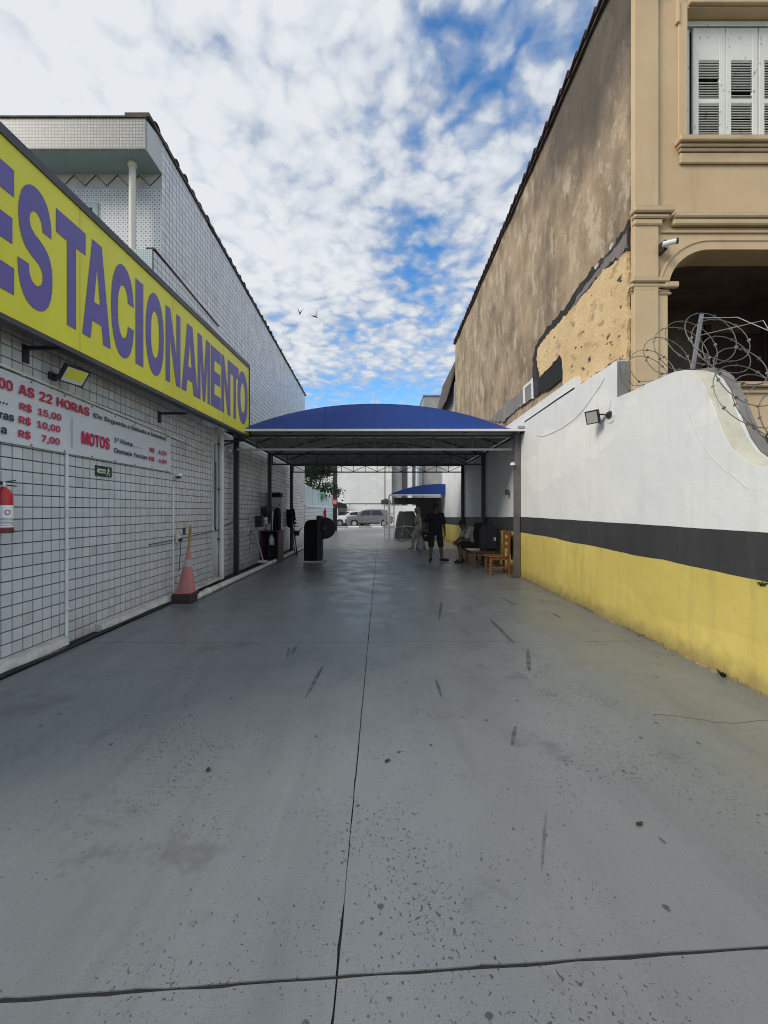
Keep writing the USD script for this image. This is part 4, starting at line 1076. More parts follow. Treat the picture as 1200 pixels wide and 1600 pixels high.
part(fp, 'pipe', tube(pts, 0.055, 14), DIRTY_PVC, smooth=50)
for y in (7.13, 7.55, 11.6, 16.4): part(fp, 'coupling', cyl((np.interp(y, [p[1] for p in pts], [p[0] for p in pts]), y, 0.062), (np.interp(y, [p[1] for p in pts], [p[0] for p in pts]), y + 0.12, 0.062), 0.063, 14), WHITE_PVC, smooth=40)
hs = thing('black_hose', 'black hose lying in the gutter at the foot of the tiled wall', 'hose', (-3.45, 4, 0))
hp = np.random.default_rng(2)
part(hs, 'hose', tube([(-3.50 + 0.012 * math.sin(3.1 * y) + 0.008 * math.sin(7.3 * y), y, 0.018) for y in np.arange(2.4, 6.9, 0.12)], 0.019, 8), RUBBER, smooth=50)
part(hs, 'cable', tube([(-3.56 + 0.012 * math.sin(2.3 * y + 1), y, 0.012) for y in np.arange(2.4, 9.2, 0.15)], 0.011, 6), RUBBER, smooth=50)

# exit sign
ye = F * XL / (160.5 - CX)
ex = thing('exit_sign', 'small dark green sign with a pale arrow and running figure under the banner', 'sign', (XL, ye, 2.1))
za_, zb_ = S(148, 722, XL)[2], S(148, 737, XL)[2]
ya_, yb_ = F * XL / (148 - CX), F * XL / (173.5 - CX)
part(ex, 'plate', cbx(XL + 0.001, XL + 0.012, ya_, yb_, 1.99, 2.125, 0.002), EXIT_GREEN)
ar = Polygon([(ya_ + .02, 2.057), (ya_ + .06, 2.098), (ya_ + .06, 2.085), (ya_ + .19, 2.085), (ya_ + .19, 2.030), (ya_ + .06, 2.030), (ya_ + .06, 2.016)])
part(ex, 'arrow', extrude(ar, XL + 0.0125, XL + 0.0135, 'x'), EXIT_PALE)
for g_ in fit(glyphs('SAÍDA', 800), ya_ + 0.066, ya_ + 0.18, 2.042, 0.026).geoms: part(ex, 'letter', extrude(g_, XL + 0.014, XL + 0.0148, 'x'), EXIT_GREEN)
mn = shapely.union_all([shapely.Point(ya_ + .245, 2.10).buffer(0.011), shapely.LineString([(ya_ + .25, 2.085), (ya_ + .243, 2.05)]).buffer(0.011), shapely.LineString([(ya_ + .243, 2.05), (ya_ + .222, 2.032), (ya_ + .215, 2.008)]).buffer(0.006), shapely.LineString([(ya_ + .243, 2.05), (ya_ + .265, 2.03), (ya_ + .262, 2.005)]).buffer(0.006), shapely.LineString([(ya_ + .25, 2.083), (ya_ + .225, 2.07)]).buffer(0.005), shapely.LineString([(ya_ + .25, 2.083), (ya_ + .272, 2.065)]).buffer(0.005)])
part(ex, 'running_figure', extrude(mn, XL + 0.0125, XL + 0.0135, 'x'), EXIT_PALE)

# fire extinguisher
YX, XX = 3.88, -3.53
fe = thing('fire_extinguisher', 'red fire extinguisher with a white label hung on the tiled wall', 'extinguisher', (XX, YX, 1.2))
zt = lambda py: EYE - (py - CY) * YX / F
part(fe, 'body', lathe([(0, 0), (0.062, 0), (0.070, 0.015), (0.070, 0.335), (0.066, 0.37), (0.05, 0.40), (0.03, 0.415), (0.022, 0.43), (0, 0.43)], 28, (XX, YX, zt(833))), RED_PAINT, smooth=40)
part(fe, 'label', lathe([(0.0705, 0.055), (0.0715, 0.055), (0.0715, 0.26), (0.0705, 0.26)], 28, (XX, YX, zt(833))), WHITE_PAINT, smooth=40)
part(fe, 'base_ring', lathe([(0.0708, 0.0), (0.073, 0.0), (0.073, 0.045), (0.0708, 0.045)], 28, (XX, YX, zt(833))), look('ring_dark', (0.09, 0.02, 0.02), 0.5), smooth=40)
ang = lambda t, z, r=0.0725: (XX + r * math.cos(t), YX + r * math.sin(t), zt(833) + z)
for k in range(6): part(fe, 'print_line', tube([ang(t, 0.075 + 0.013 * k) for t in np.linspace(-1.3, 0.9, 9)], 0.0017, 4), BLACK_INK)
part(fe, 'print_mark', tube([ang(-0.45 + 0.25 * math.cos(t), 0.195 + 0.022 * math.sin(t)) for t in np.linspace(0, 2 * PI, 14)], 0.004, 5), RED_PAINT)
part(fe, 'valve', lathe([(0, 0), (0.02, 0), (0.024, 0.02), (0.018, 0.05), (0, 0.05)], 14, (XX, YX, zt(833) + 0.43)), GALV, smooth=40)
part(fe, 'handle', cat_([bar((XX, YX - 0.03, zt(833) + 0.47), (XX, YX + 0.12, zt(833) + 0.50), 0.022, 0.010), bar((XX, YX - 0.01, zt(833) + 0.45), (XX, YX + 0.13, zt(833) + 0.445), 0.022, 0.010)]), BLACK_METAL)
part(fe, 'hose', tube([(XX, YX - 0.02, zt(833) + 0.46), (XX + 0.02, YX - 0.08, zt(833) + 0.45), (XX + 0.03, YX - 0.10, zt(833) + 0.35), (XX + 0.03, YX - 0.095, zt(833) + 0.1)], 0.010, 8), RUBBER, smooth=50)
part(fe, 'wall_hook', bx(XL, XX - 0.03, YX - 0.015, YX + 0.015, zt(833) + 0.40, zt(833) + 0.43), BLACK_METAL)

# floodlights


def floodlight(name, label, c, yaw, pitch, w, h, glass, arm_to, led=None):
    t = thing(name, label, 'floodlight', c)
    R = trimesh.transformations.euler_matrix(0, pitch, yaw, 'sxyz')
    def put(m):
        m = m.copy(); m.apply_transform(R); m.apply_translation(c); return m
    part(t, 'housing', put(cat_([cbx(-0.05, -0.004, -w / 2, w / 2, -h / 2, h / 2, 0.008)] + [bx(-0.07, -0.05, -w / 2 + 0.02 + k * (w - 0.05) / 6, -w / 2 + 0.03 + k * (w - 0.05) / 6, -h / 2 + 0.02, h / 2 - 0.02) for k in range(7)])), BLACK_METAL)
    part(t, 'bezel', put(cat_([bx(-0.004, 0.006, -w / 2, w / 2, h / 2 - 0.014, h / 2), bx(-0.004, 0.006, -w / 2, w / 2, -h / 2, -h / 2 + 0.014), bx(-0.004, 0.0055, -w / 2, -w / 2 + 0.014, -h / 2 + 0.014, h / 2 - 0.014), bx(-0.004, 0.0055, w / 2 - 0.014, w / 2, -h / 2 + 0.014, h / 2 - 0.014)])), BLACK_METAL)
    part(t, 'glass', put(bx(-0.003, 0.002, -w / 2 + 0.014, w / 2 - 0.014, -h / 2 + 0.014, h / 2 - 0.014)), glass)
    if led: part(t, 'led_panel', put(bx(0.0022, 0.0035, -w / 2 + 0.03, w / 2 - 0.03, -h / 2 + 0.06, h / 2 - 0.03)), led)
    part(t, 'arm', tube([np.array(c) + R[:3, :3] @ np.array([-0.05, 0, 0]), *arm_to], 0.012, 6), BLACK_METAL)
    part(t, 'wall_plate', cbx(arm_to[-1][0] - 0.015, arm_to[-1][0] + 0.015, arm_to[-1][1] - 0.05, arm_to[-1][1] + 0.05, arm_to[-1][2] - 0.04, arm_to[-1][2] + 0.04, 0.004), BLACK_METAL)
    return t


c = S(117, 588, -3.40)
floodlight('floodlight', 'black floodlight with a yellow face above the price banner under the sign', tuple(c), -0.25, 0.66, 0.27, 0.205, LAMP_GLASS, [(XL + 0.10, c[1], c[2] + 0.02), (XL + 0.014, c[1], c[2] + 0.0)], LED_YELLOW)
c = S(925, 652, 3.02)
fl = floodlight('floodlight', 'small black floodlight with grey glass on the white boundary wall', tuple(c), PI + 0.55, 0.30, 0.19, 0.19, look('grey_lens', (0.36, 0.36, 0.34), 0.3), [(3.10, c[1] - 0.05, c[2] + 0.03), (float(xr(c[1])) - 0.014, c[1] - 0.16, c[2] + 0.0)])
wr = thing('wall_cable', 'thin pale cable drooping across the white wall to the floodlight', 'cable', (3.2, 6, 2.8))
pw = lambda px, py: (lambda q: (float(xr(q[1])) - 0.006, q[1], q[2]))(S(px, py, 3.19))
part(wr, 'wire', tube([pw(*q) for q in [(945, 590), (938, 603), (925, 622), (912, 640), (898, 655), (880, 668), (860, 678), (848, 682), (838, 680)]], 0.0036, 6), look('cable_grey', (0.56, 0.56, 0.54), 0.6))
part(wr, 'wire', tube([pw(*q) for q in [(955, 625), (953, 638), (949, 650), (948, 657), (953, 661), (959, 657), (960, 648), (956, 640)]], 0.0045, 6), WHITE_PVC)
part(wr, 'wire', tube([(c[0] + 0.05, c[1] - 0.02, c[2] - 0.06), pw(938, 662), pw(944, 655), pw(949, 645)], 0.005, 6), RUBBER)

# cameras
ydm = F * XL / (272.5 - CX); zdm = EYE + (CY - 744) * ydm / F
dc = thing('dome_camera', 'small white dome camera on a wall plate below the end of the banner', 'camera', (XL, ydm, zdm))
part(dc, 'base', cbx(XL, XL + 0.03, ydm - 0.06, ydm + 0.06, zdm - 0.03, zdm + 0.06, 0.006), WHITE_PVC)
part(dc, 'shell', lathe([(0, 0.05), (0.05, 0.05), (0.062, 0.03), (0.062, 0.0), (0.05, -0.008), (0, -0.008)], 20, (XL + 0.075, ydm, zdm)), WHITE_PVC, smooth=40)
part(dc, 'lens_dome', lathe([(0, -0.045), (0.02, -0.041), (0.036, -0.028), (0.044, -0.008), (0, -0.008)], 18, (XL + 0.075, ydm, zdm)), CAR_GLASS, smooth=60)


def bullet_camera(label, a, d, base, r=0.032, ln=0.16):
    t = thing('bullet_camera', label, 'camera', tuple(a))
    a = np.array(a); d = np.array(d, float) / np.linalg.norm(d)
    part(t, 'body', tube([a - d * ln / 2, a + d * ln * 0.42], r, 16), WHITE_PAINT, smooth=40)
    part(t, 'hood', tube([a + d * ln * 0.40, a + d * ln * 0.56], r * 1.12, 16), BLACK_METAL, smooth=40)
    part(t, 'bracket', tube([a - d * ln * 0.3 + np.array([0, 0, -r]), (np.array(base) + a) / 2 + np.array([0, 0, -0.04]), base], 0.014, 8), CREAM, smooth=40)
    part(t, 'base', xf(trimesh.creation.icosphere(2, 0.035), base), CREAM, smooth=True)
    return t


q = S(362, 704, -3.40)
bullet_camera('small white bullet camera beside the downpipe under the canopy edge', (q[0], q[1], q[2]), (0.9, -0.5, -0.25), (XL + 0.02, q[1] + 0.05, q[2] - 0.05))
q = W(1047, 379, YH - 0.22)
bullet_camera('cream bullet camera with a dark hood beside the arch of the old house', tuple(q), (0.85, -0.45, 0.0), (fpx(1037), YH - 0.02, fpz(383)))
wl = thing('wall_lantern', 'small dark box fixed to the pilaster beside the arch', 'lantern', (fpx(1030), YH - 0.03, fpz(392)))
part(wl, 'body', cbx(fpx(1025.5), fpx(1031.5), YH - 0.15, YH - 0.002, fpz(401), fpz(385), 0.01), BLACK_METAL)
part(wl, 'conduit', tube([(fpx(1034), YH - 0.012, fpz(382)), (fpx(1036), YH - 0.012, fpz(390)), (fpx(1035), YH - 0.012, fpz(398))], 0.008, 6), CREAM)

# outlet box near the cone, tap box under the canopy
for px, py, lab, xw in ((275, 841, 'cream socket box on the tiled wall beside the traffic cone', XL), (387, 829, 'cream socket box on the tiled wall above the floor squeegee', XL)):
    Y = F * xw / (px - CX); z = EYE - (py - CY) * Y / F
    t = thing('socket_box', lab, 'socket', (xw, Y, z))
    part(t, 'box', cbx(xw, xw + 0.05, Y - 0.06, Y + 0.06, z - 0.08, z + 0.08, 0.008), CREAM)
    part(t, 'plug', cbx(xw + 0.051, xw + 0.10, Y - 0.03, Y + 0.03, z - 0.05, z - 0.005, 0.008), BLACK_METAL)
    part(t, 'cord', tube([(xw + 0.08, Y, z - 0.05), (xw + 0.07, Y + 0.02, z - 0.25), (xw + 0.03, Y + 0.05, z - 0.6)], 0.006, 6), BLACK_METAL)

# traffic cone
pc = G(297, 941)
co = thing('traffic_cone', 'faded pink traffic cone with a wooden stick in its tip, against the tiled wall', 'cone', (-3.33, 7.05, 0))
o = np.array([-3.33, 7.05, 0])
part(co, 'base', cat_([cbx(o[0] - 0.17, o[0] + 0.17, o[1] - 0.17, o[1] + 0.17, 0.0, 0.155, 0.02)]), CONE_BASE)
part(co, 'base_lip', cbx(o[0] - 0.150, o[0] + 0.150, o[1] - 0.150, o[1] + 0.150, 0.157, 0.175, 0.008), CONE)
tip = np.array([0.075, 0.0, 0.95])
def cone_ring(z0, z1, r0, r1): return tube([o + np.array([0.06 * z0, 0, z0]), o + np.array([0.06 * z1, 0, z1])], [r0, r1], 24)
part(co, 'body', cone_ring(0.172, 0.72, 0.142, 0.052), CONE, smooth=40)
part(co, 'reflective_band', cone_ring(0.60, 0.72, 0.0740, 0.0545), CONE_BAND, smooth=40)
part(co, 'upper_body', cone_ring(0.721, 0.86, 0.052, 0.030), CONE, smooth=40)
part(co, 'stick', tube([o + (0.05, 0, 0.84), o + (0.085, 0, 1.29)], [0.028, 0.020], 8), CONE_TIP, smooth=40)

# ------------------------------------------------------------------ blue canopy over the drive
cn = thing('blue_canopy', 'wide arched blue canvas canopy on dark steel trusses spanning the driveway', 'canopy', (0, 12, 0))
YC0, YC1 = 9.32, 16.35
ZB = EYE + (CY - 671) * YC0 / F
cl, cr_ = -3.50, float(W(820, 671, YC0)[0])
cm = (cl + cr_) / 2
PK = EYE + (CY - 631.5) * 9.75 / F


def vault(y, lift=0.0, shrink=0.0):
    x = np.linspace(cl + 0.02 + shrink, cr_ - 0.02 - shrink, 41)
    u = (x - cm) / ((cr_ - cl) / 2)
    return np.stack([x, np.full_like(x, y), ZB + 0.01 + lift + (PK - ZB) * (1 - np.abs(u) ** 2.15)], 1)


rows_ = [np.stack([vault(YC0)[:, 0], np.full(41, YC0), np.full(41, ZB + 0.01)], 1)]
f0 = vault(9.75)
for k in (0.35, 0.7, 1.0):
    r_ = f0.copy(); r_[:, 1] = YC0 + (9.75 - YC0) * k; r_[:, 2] = ZB + 0.01 + (f0[:, 2] - ZB - 0.01) * k; rows_.append(r_)
for y in np.linspace(10.3, YC1 - 0.4, 14):
    r_ = vault(y); sag = 0.05 * abs(math.sin((y - 9.7) / 3.2 * PI)); r_[:, 2] -= sag * (1 - np.abs(np.linspace(-1, 1, 41)) ** 2); rows_.append(r_)
b0 = vault(YC1 - 0.4)
for k in (0.6, 0.3, 0.0):
    r_ = b0.copy(); r_[:, 1] = YC1 - 0.4 * k; r_[:, 2] = ZB + 0.01 + (b0[:, 2] - ZB - 0.01) * k; rows_.append(r_)
part(cn, 'canvas', sheet(rows_), BLUE_CLOTH, smooth=28)
lin = [r_ + np.array([0, 0, -0.012]) for r_ in rows_]
part(cn, 'lining', sheet(lin), GREY_CLOTH, smooth=28)
for u_ in (-0.72, -0.36, 0.0, 0.36, 0.72):
    k_ = int(round((u_ + 1) * 20))
    part(cn, 'seam', tube([r_[k_] + np.array([0, -0.002, 0.002]) for r_ in rows_], 0.007, 5), BLUE_CLOTH)
part(cn, 'front_rail', cat_([cbx(cl - 0.02, cr_ + 0.01, YC0 - 0.045, YC0 + 0.0, ZB - 0.045, ZB + 0.004, 0.006)]), WHITE_PAINT)
part(cn, 'rail_bracket', cbx(cr_ - 0.16, cr_ + 0.02, YC0 - 0.05, YC0 + 0.0, ZB + 0.008, ZB + 0.07, 0.006), PALE_STEEL)
part(cn, 'corner_plate', bx(cr_ + 0.012, cr_ + 0.035, YC0 - 0.05, 9.7, ZB - 0.10, ZB + 0.09), GREY_STEEL)
part(cn, 'valance', bx(cl + 0.02, cr_ - 0.02, 9.70, 9.715, 3.24, ZB - 0.004), GREY_CLOTH)
for x in (cl, cr_):
    part(cn, 'side_rail', cbx(x - 0.03, x + 0.03, YC0 + 0.002, YC1, ZB - 0.062, ZB - 0.004, 0.005), GREY_STEEL)
part(cn, 'back_rail', cbx(cl + 0.035, cr_ - 0.035, YC1 - 0.05, YC1, ZB - 0.06, ZB - 0.006, 0.005), GREY_STEEL)
for y in (11.3, 13.3, 15.0):
    arch_p = vault(y, -0.06, 0.05)
    part(cn, 'arch_rib', tube(arch_p, 0.02, 6), GREY_STEEL)
posts = [(369.5, 9.82, 0.055), (419.5, 12.85, 0.055), (452, 16.1, 0.055)]
rposts = [(814, 9.60, 0.065), (765, 12.85, 0.055), (736, 16.1, 0.055)]
TRZ = []
for i, ((lx, ly, lw_), (rx_, ry, rw_)) in enumerate(zip(posts, rposts)):
    xl_ = -3.44 - 0.03 * i; xr__ = 3.185 - rw_ - 0.012
    ztop_ = 3.30
    part(cn, 'post', cbx(xl_ - lw_, xl_ + lw_, ly - 0.05, ly + 0.05, 0, 3.33, 0.006), BLACK_METAL if i == 0 else GREY_STEEL)
    part(cn, 'post', cbx(xr__ - rw_, xr__ + rw_, ry - 0.05, ry + 0.05, 0, 3.33, 0.006), look('worn_post', (0.085, 0.083, 0.085), 0.55, col2=(0.135, 0.125, 0.118), scale=4) if i == 0 else GREY_STEEL)
    part(cn, 'base_plate', cbx(xr__ - 0.1, xr__ + 0.06, ry - 0.1, ry + 0.1, 0, 0.012, 0.003), GREY_STEEL)
    part(cn, 'base_plate', cbx(xl_ - 0.1, xl_ + 0.1, ly - 0.1, ly + 0.1, 0, 0.012, 0.003), GREY_STEEL)
    yt = (ly + ry) / 2
    h = 0.315 if i < 2 else 0.26
    tr = part(cn, 'truss', cat_([bx(xl_ + lw_ + 0.002, xr__ - rw_ - 0.002, yt - 0.025, yt + 0.025, 3.255, 3.305)]), GREY_STEEL)
    part(tr, 'lower_chord', bx(xl_ + lw_ + 0.002, xr__ - rw_ - 0.002, yt - 0.025, yt + 0.025, 3.255 - h, 3.255 - h + 0.045), PALE_STEEL if i == 0 else GREY_STEEL)  # front chord paler: the light catching it is put into its colour
    nb = 14
    xs_ = np.linspace(xl_ + lw_ + 0.03, xr__ - rw_ - 0.03, nb + 1)
    zlo, zhi = 3.255 - h + 0.046, 3.254
    for k in range(nb):
        part(tr, 'web_bar', bar((xs_[k], yt, zlo), (xs_[k], yt, zhi), 0.022), GREY_STEEL)
        a_, b_ = (zlo + 0.01, zhi - 0.01) if k % 2 else (zhi - 0.01, zlo + 0.01)
        part(tr, 'web_bar', bar((xs_[k] + 0.014, yt, a_), (xs_[k + 1] - 0.014, yt, b_), 0.020), GREY_STEEL)
part(cn, 'ceiling_conduit', tube([(-0.05, 9.75, 3.32), (-0.06, 12.0, 3.90), (-0.06, 16.0, 3.90)], 0.012, 6), PALE_STEEL)
# dark square post between the fence and the canopy at the far end
dp2 = thing('steel_post', 'dark square post with a red notice standing beyond the blue canopy', 'post', tuple(W(523, 0, 31.3)[:2]) + (0,))
x_ = W(523.5, 0, 31.3)[0]
part(dp2, 'shaft', cbx(x_ - 0.15, x_ + 0.15, 31.15, 31.45, 0, 5.2, 0.01), look('dark_post', (0.025, 0.028, 0.02), 0.8))
part(dp2, 'notice', cat_([bx(x_ - 0.2, x_ + 0.2, 31.12, 31.145, 1.95, 2.4)]), RED_PAINT)
part(dp2, 'notice_text', cat_([bx(x_ - 0.15, x_ + 0.15, 31.112, 31.119, z, z + 0.05) for z in (2.06, 2.2)]), WHITE_PAINT)

# ------------------------------------------------------------------ things under the canopy, left side
wb = thing('wall_cabinet', 'pale grey wall cabinet hung on the tiled wall between two canopy posts', 'cabinet', (-3.5, 13.6, 1.7))
p = W(436, 788, 13.6)
part(wb, 'box', cbx(XL + 0.01, -3.22, 13.35, 13.95, W(0, 799, 13.5)[2], W(0, 777, 13.5)[2], 0.01), look('cabinet_grey', (0.42, 0.42, 0.42), 0.5))
part(wb, 'door', cbx(XL + 0.06, -3.26, 13.335, 13.348, W(0, 798, 13.5)[2], W(0, 778, 13.5)[2], 0.004), look('cabinet_door', (0.48, 0.48, 0.47), 0.45))
part(wb, 'handle', cbx(-3.31, -3.28, 13.315, 13.334, 1.68, 1.76, 0.004), BLACK_METAL)
ck = thing('crate', 'dark flat box lying on top of the grey wall cabinet', 'box', (-3.45, 13.6, 1.97))
part(ck, 'body', cbx(-3.6, -3.3, 13.4, 13.85, 1.968, 2.08, 0.015), BLACK_CLOTH)
part(ck, 'lid', cbx(-3.61, -3.29, 13.39, 13.86, 2.082, 2.12, 0.01), BLACK_METAL)
ct = thing('hanging_coat', 'dark coat hanging on a hook below the wall cabinet', 'coat', (-3.35, 13.2, 1.5))
cg = []
for z, w, d in ((1.62, 0.05, 0.04), (1.56, 0.17, 0.08), (1.42, 0.20, 0.10), (1.1, 0.20, 0.11), (0.8, 0.22, 0.12), (0.72, 0.21, 0.12)):
    t = np.linspace(0, 2 * PI, 20, endpoint=False)
    cg.append(np.stack([-3.30 + (d + 0.015 * np.sin(5 * t + z * 3)) * np.cos(t), 13.1 + (w + 0.02 * np.sin(6 * t)) * np.sin(t), np.full(20, z)], 1))
g_ = np.array(cg); g_ = np.concatenate([g_, g_[:, :1]], 1)
part(ct, 'body', sheet(g_), NAVY_CLOTH, smooth=True)
part(ct, 'sleeve', tube([(-3.26, 12.93, 1.52), (-3.20, 12.88, 1.25), (-3.19, 12.9, 0.95)], [0.06, 0.055, 0.05], 10), NAVY_CLOTH, smooth=True)
part(ct, 'hook', bar((XL, 13.1, 1.66), (-3.30, 13.1, 1.64), 0.015), BLACK_METAL)
for px, py, lab in ((406.5, 814.5, 'small black loudspeaker on the tiled wall, lower of two'), (415, 800, 'small black loudspeaker on the tiled wall, upper of two')):
    q = S(px, py, -3.52)
    t = thing('wall_speaker', lab, 'loudspeaker', tuple(q))
    part(t, 'case', cbx(q[0] - 0.11, q[0] + 0.08, q[1] - 0.11, q[1] + 0.11, q[2] - 0.16, q[2] + 0.16, 0.015), BLACK_METAL)
    part(t, 'cone', xf(lathe([(0, 0), (0.03, 0.004), (0.07, 0.012), (0.075, 0.012), (0.075, 0), (0, 0)], 18), (q[0] - 0.01, q[1] - 0.113, q[2] - 0.03), (PI / 2, 0, 0)), RUBBER, smooth=40)
    part(t, 'bracket', bar((XL, q[1], q[2]), (q[0] - 0.112, q[1], q[2]), 0.03), BLACK_METAL)
rb = thing('red_cabinet', 'dark red cabinet standing on the floor below the coat', 'cabinet', (-3.28, 12.55, 0))
MAROON = look('maroon', (0.045, 0.010, 0.012), 0.5, var=0.3)
part(rb, 'carcass', cat_([cbx(-3.60, -3.56, 12.3, 12.95, 0.04, 0.90, 0.006), cbx(-3.10, -3.06, 12.3, 12.95, 0.04, 0.90, 0.006), cbx(-3.62, -3.04, 12.28, 12.97, 0.902, 0.94, 0.008), cbx(-3.558, -3.102, 12.3, 12.95, 0.04, 0.10, 0.006), cbx(-3.558, -3.102, 12.90, 12.948, 0.101, 0.90, 0.004)]), MAROON)
part(rb, 'shelf', cbx(-3.558, -3.102, 12.33, 12.89, 0.48, 0.51, 0.004), MAROON)
part(rb, 'plinth', cbx(-3.58, -3.08, 12.33, 12.93, 0, 0.038, 0.004), BLACK_METAL)
pj = thing('paint_can', 'pale paint can standing on the dark red cabinet', 'can', (-3.45, 12.55, 0.94))
part(pj, 'body', lathe([(0, 0), (0.085, 0), (0.085, 0.19), (0.09, 0.195), (0.09, 0.2), (0, 0.2)], 20, (-3.45, 12.55, 0.941)), PALE_STEEL, smooth=40)
part(pj, 'handle', tube([(-3.45 + 0.09 * math.cos(t), 12.52, 1.12 + 0.1 * math.sin(t)) for t in np.linspace(0, PI, 9)], 0.004, 5), GALV)
wc = thing('water_bottle', 'pale plastic jug standing inside the dark red cabinet', 'jug', (-3.32, 12.5, 0.51))
part(wc, 'body', lathe([(0, 0), (0.07, 0), (0.075, 0.02), (0.075, 0.2), (0.03, 0.26), (0.025, 0.3), (0, 0.3)], 18, (-3.32, 12.5, 0.511)), look('jug_plastic', (0.5, 0.5, 0.47), 0.4), smooth=40)
part(wc, 'cap', lathe([(0, 0), (0.028, 0), (0.028, 0.03), (0, 0.03)], 12, (-3.32, 12.5, 0.812)), RED_PAINT, smooth=40)
sq = thing('floor_squeegee', 'floor squeegee with a pale pole leaning on the tiled wall', 'squeegee', (-3.25, 11.5, 0))
hb = np.array([-3.27, 11.45, 0.15])
part(sq, 'pole', tube([hb, (XL + 0.05, 11.75, 1.02)], 0.014, 8), look('pole_pale', (0.5, 0.48, 0.44), 0.5), smooth=40)
part(sq, 'head', cbx(hb[0] - 0.16, hb[0] + 0.12, hb[1] - 0.03, hb[1] + 0.03, 0.095, 0.17, 0.01), look('head_pale', (0.5, 0.46, 0.42), 0.6))
part(sq, 'blade', bx(hb[0] - 0.16, hb[0] + 0.12, hb[1] - 0.008, hb[1] + 0.008, 0.118 - 0.03, 0.094), RUBBER)
# tripod-like pressure washer stand
st = thing('tool_stand', 'thin black folding stand with a crossbar and a bucket beside the floor pipe', 'stand', (-3.0, 14.3, 0))
Y = 14.3
A = W(456, 822, Y); B = W(464, 868, Y); C = W(456, 868, Y)
part(st, 'leg', tube([W(455, 808, Y), W(465, 867, Y - 0.1)], 0.018, 6), BLACK_METAL)
part(st, 'leg', tube([W(456, 818, Y), W(461, 869, Y + 0.1)], 0.016, 6), BLACK_METAL)
part(st, 'leg', tube([W(460, 815, Y), W(463, 868, Y + 0.25)], 0.014, 6), BLACK_METAL)
part(st, 'crossbar', tube([W(448, 822, Y), W(468, 822, Y)], 0.016, 6), BLACK_METAL)
for px in (459.5, 464): part(st, 'foot', xf(trimesh.creation.icosphere(1, 0.035), W(px, 868.0, Y)), RUBBER, smooth=True)
part(st, 'knob', xf(trimesh.creation.icosphere(1, 0.045), W(461.5, 817, Y)), BLACK_METAL, smooth=True)
part(st, 'knob', xf(trimesh.creation.icosphere(1, 0.035), W(461.5, 811, Y)), BLACK_METAL, smooth=True)
part(st, 'bucket', lathe([(0, 0), (0.075, 0), (0.10, 0.16), (0.105, 0.16), (0.105, 0.17), (0, 0.165)], 16, tuple(W(464, 837, Y))), BLACK_METAL, smooth=40)
part(st, 'bucket_arm', tube([W(464, 832, Y), W(473, 824, Y)], 0.012, 6), BLACK_METAL)
wh = thing('hanging_tarp', 'dark folded sheet hanging on the third canopy post', 'sheet', tuple(W(449, 815, 15.9)))
g_ = []
for k, z in enumerate(np.linspace(1.62, 0.92, 9)):
    t = np.linspace(0, 1, 12)
    w_ = 0.30 + 0.10 * math.sin(k * 0.5)
    g_.append(np.stack([-3.53 - w_ / 2 + w_ * t, 15.97 - 0.04 * np.sin(t * 9 + k * 0.4), np.full(12, z) - 0.05 * np.sin(t * PI)], 1))
part(wh, 'cloth', sheet(g_), NAVY_CLOTH, smooth=True)
part(wh, 'cord', tube([(-3.6, 15.98, 1.62), (-3.5, 16.0, 1.72), (-3.44, 15.98, 1.62)], 0.008, 5), BLACK_METAL)

# black cabinet with a round drum on its flank
Yk = 12.4
kc = thing('black_kiosk', 'tall black cabinet with a rounded shoulder and a round drum on its side', 'cabinet', tuple(W(488, 878, Yk)))
xa, xb = W(476, 0, Yk)[0], W(503, 0, Yk)[0]
zt_, zs_ = W(0, 813, Yk)[2], W(0, 806, Yk)[2]
sec = Polygon([(xa, 0.05), (xa, zt_ - 0.18), (xa + 0.03, zt_ - 0.07), (xa + 0.09, zt_), (xa + 0.2, zt_ + 0.01), (xb - 0.16, zt_ + 0.01), (xb - 0.16, 0.05)])
part(kc, 'body', extrude(sec, Yk - 0.1, Yk + 0.45, 'y'), look('kiosk_black', (0.006, 0.006, 0.007), 0.85, spec=0.2))
part(kc, 'column', cbx(xb - 0.158, xb - 0.02, Yk - 0.08, Yk + 0.42, 0.05, zs_, 0.02), look('kiosk_column', (0.010, 0.014, 0.014), 0.7))
part(kc, 'drum', xf(lathe([(0, 0), (0.30, 0), (0.33, 0.02), (0.33, 0.10), (0.30, 0.12), (0, 0.12)], 32), tuple(W(505, 826, Yk) + np.array([0, 0.42, 0])), (PI / 2, 0, 0)), RUBBER, smooth=40)
part(kc, 'drum_hub', xf(lathe([(0, 0), (0.07, 0), (0.06, 0.03), (0, 0.03)], 16), tuple(W(505, 826, Yk) + np.array([0, 0.298, 0])), (PI / 2, 0, 0)), look('hub_brown', (0.10, 0.035, 0.03), 0.5), smooth=40)
part(kc, 'plinth', cbx(xa - 0.03, xb + 0.08, Yk - 0.14, Yk + 0.48, 0.0, 0.048, 0.006), PALE_STEEL)
fx = thing('fire_extinguisher', 'distant red fire extinguisher on the low tiled wall beyond the canopy', 'extinguisher', tuple(S(508, 803, -3.56)))
q = S(508, 809, -3.54)
part(fx, 'body', lathe([(0, 0), (0.085, 0), (0.09, 0.02), (0.09, 0.42), (0.04, 0.50), (0, 0.51)], 18, tuple(q)), RED_PAINT, smooth=40)
part(fx, 'valve', cbx(q[0] - 0.03, q[0] + 0.06, q[1] - 0.03, q[1] + 0.03, q[2] + 0.512, q[2] + 0.60, 0.01), RED_PAINT)
part(fx, 'hook', bx(XL, q[0] - 0.09, q[1] - 0.02, q[1] + 0.02, q[2] + 0.3, q[2] + 0.34), BLACK_METAL)
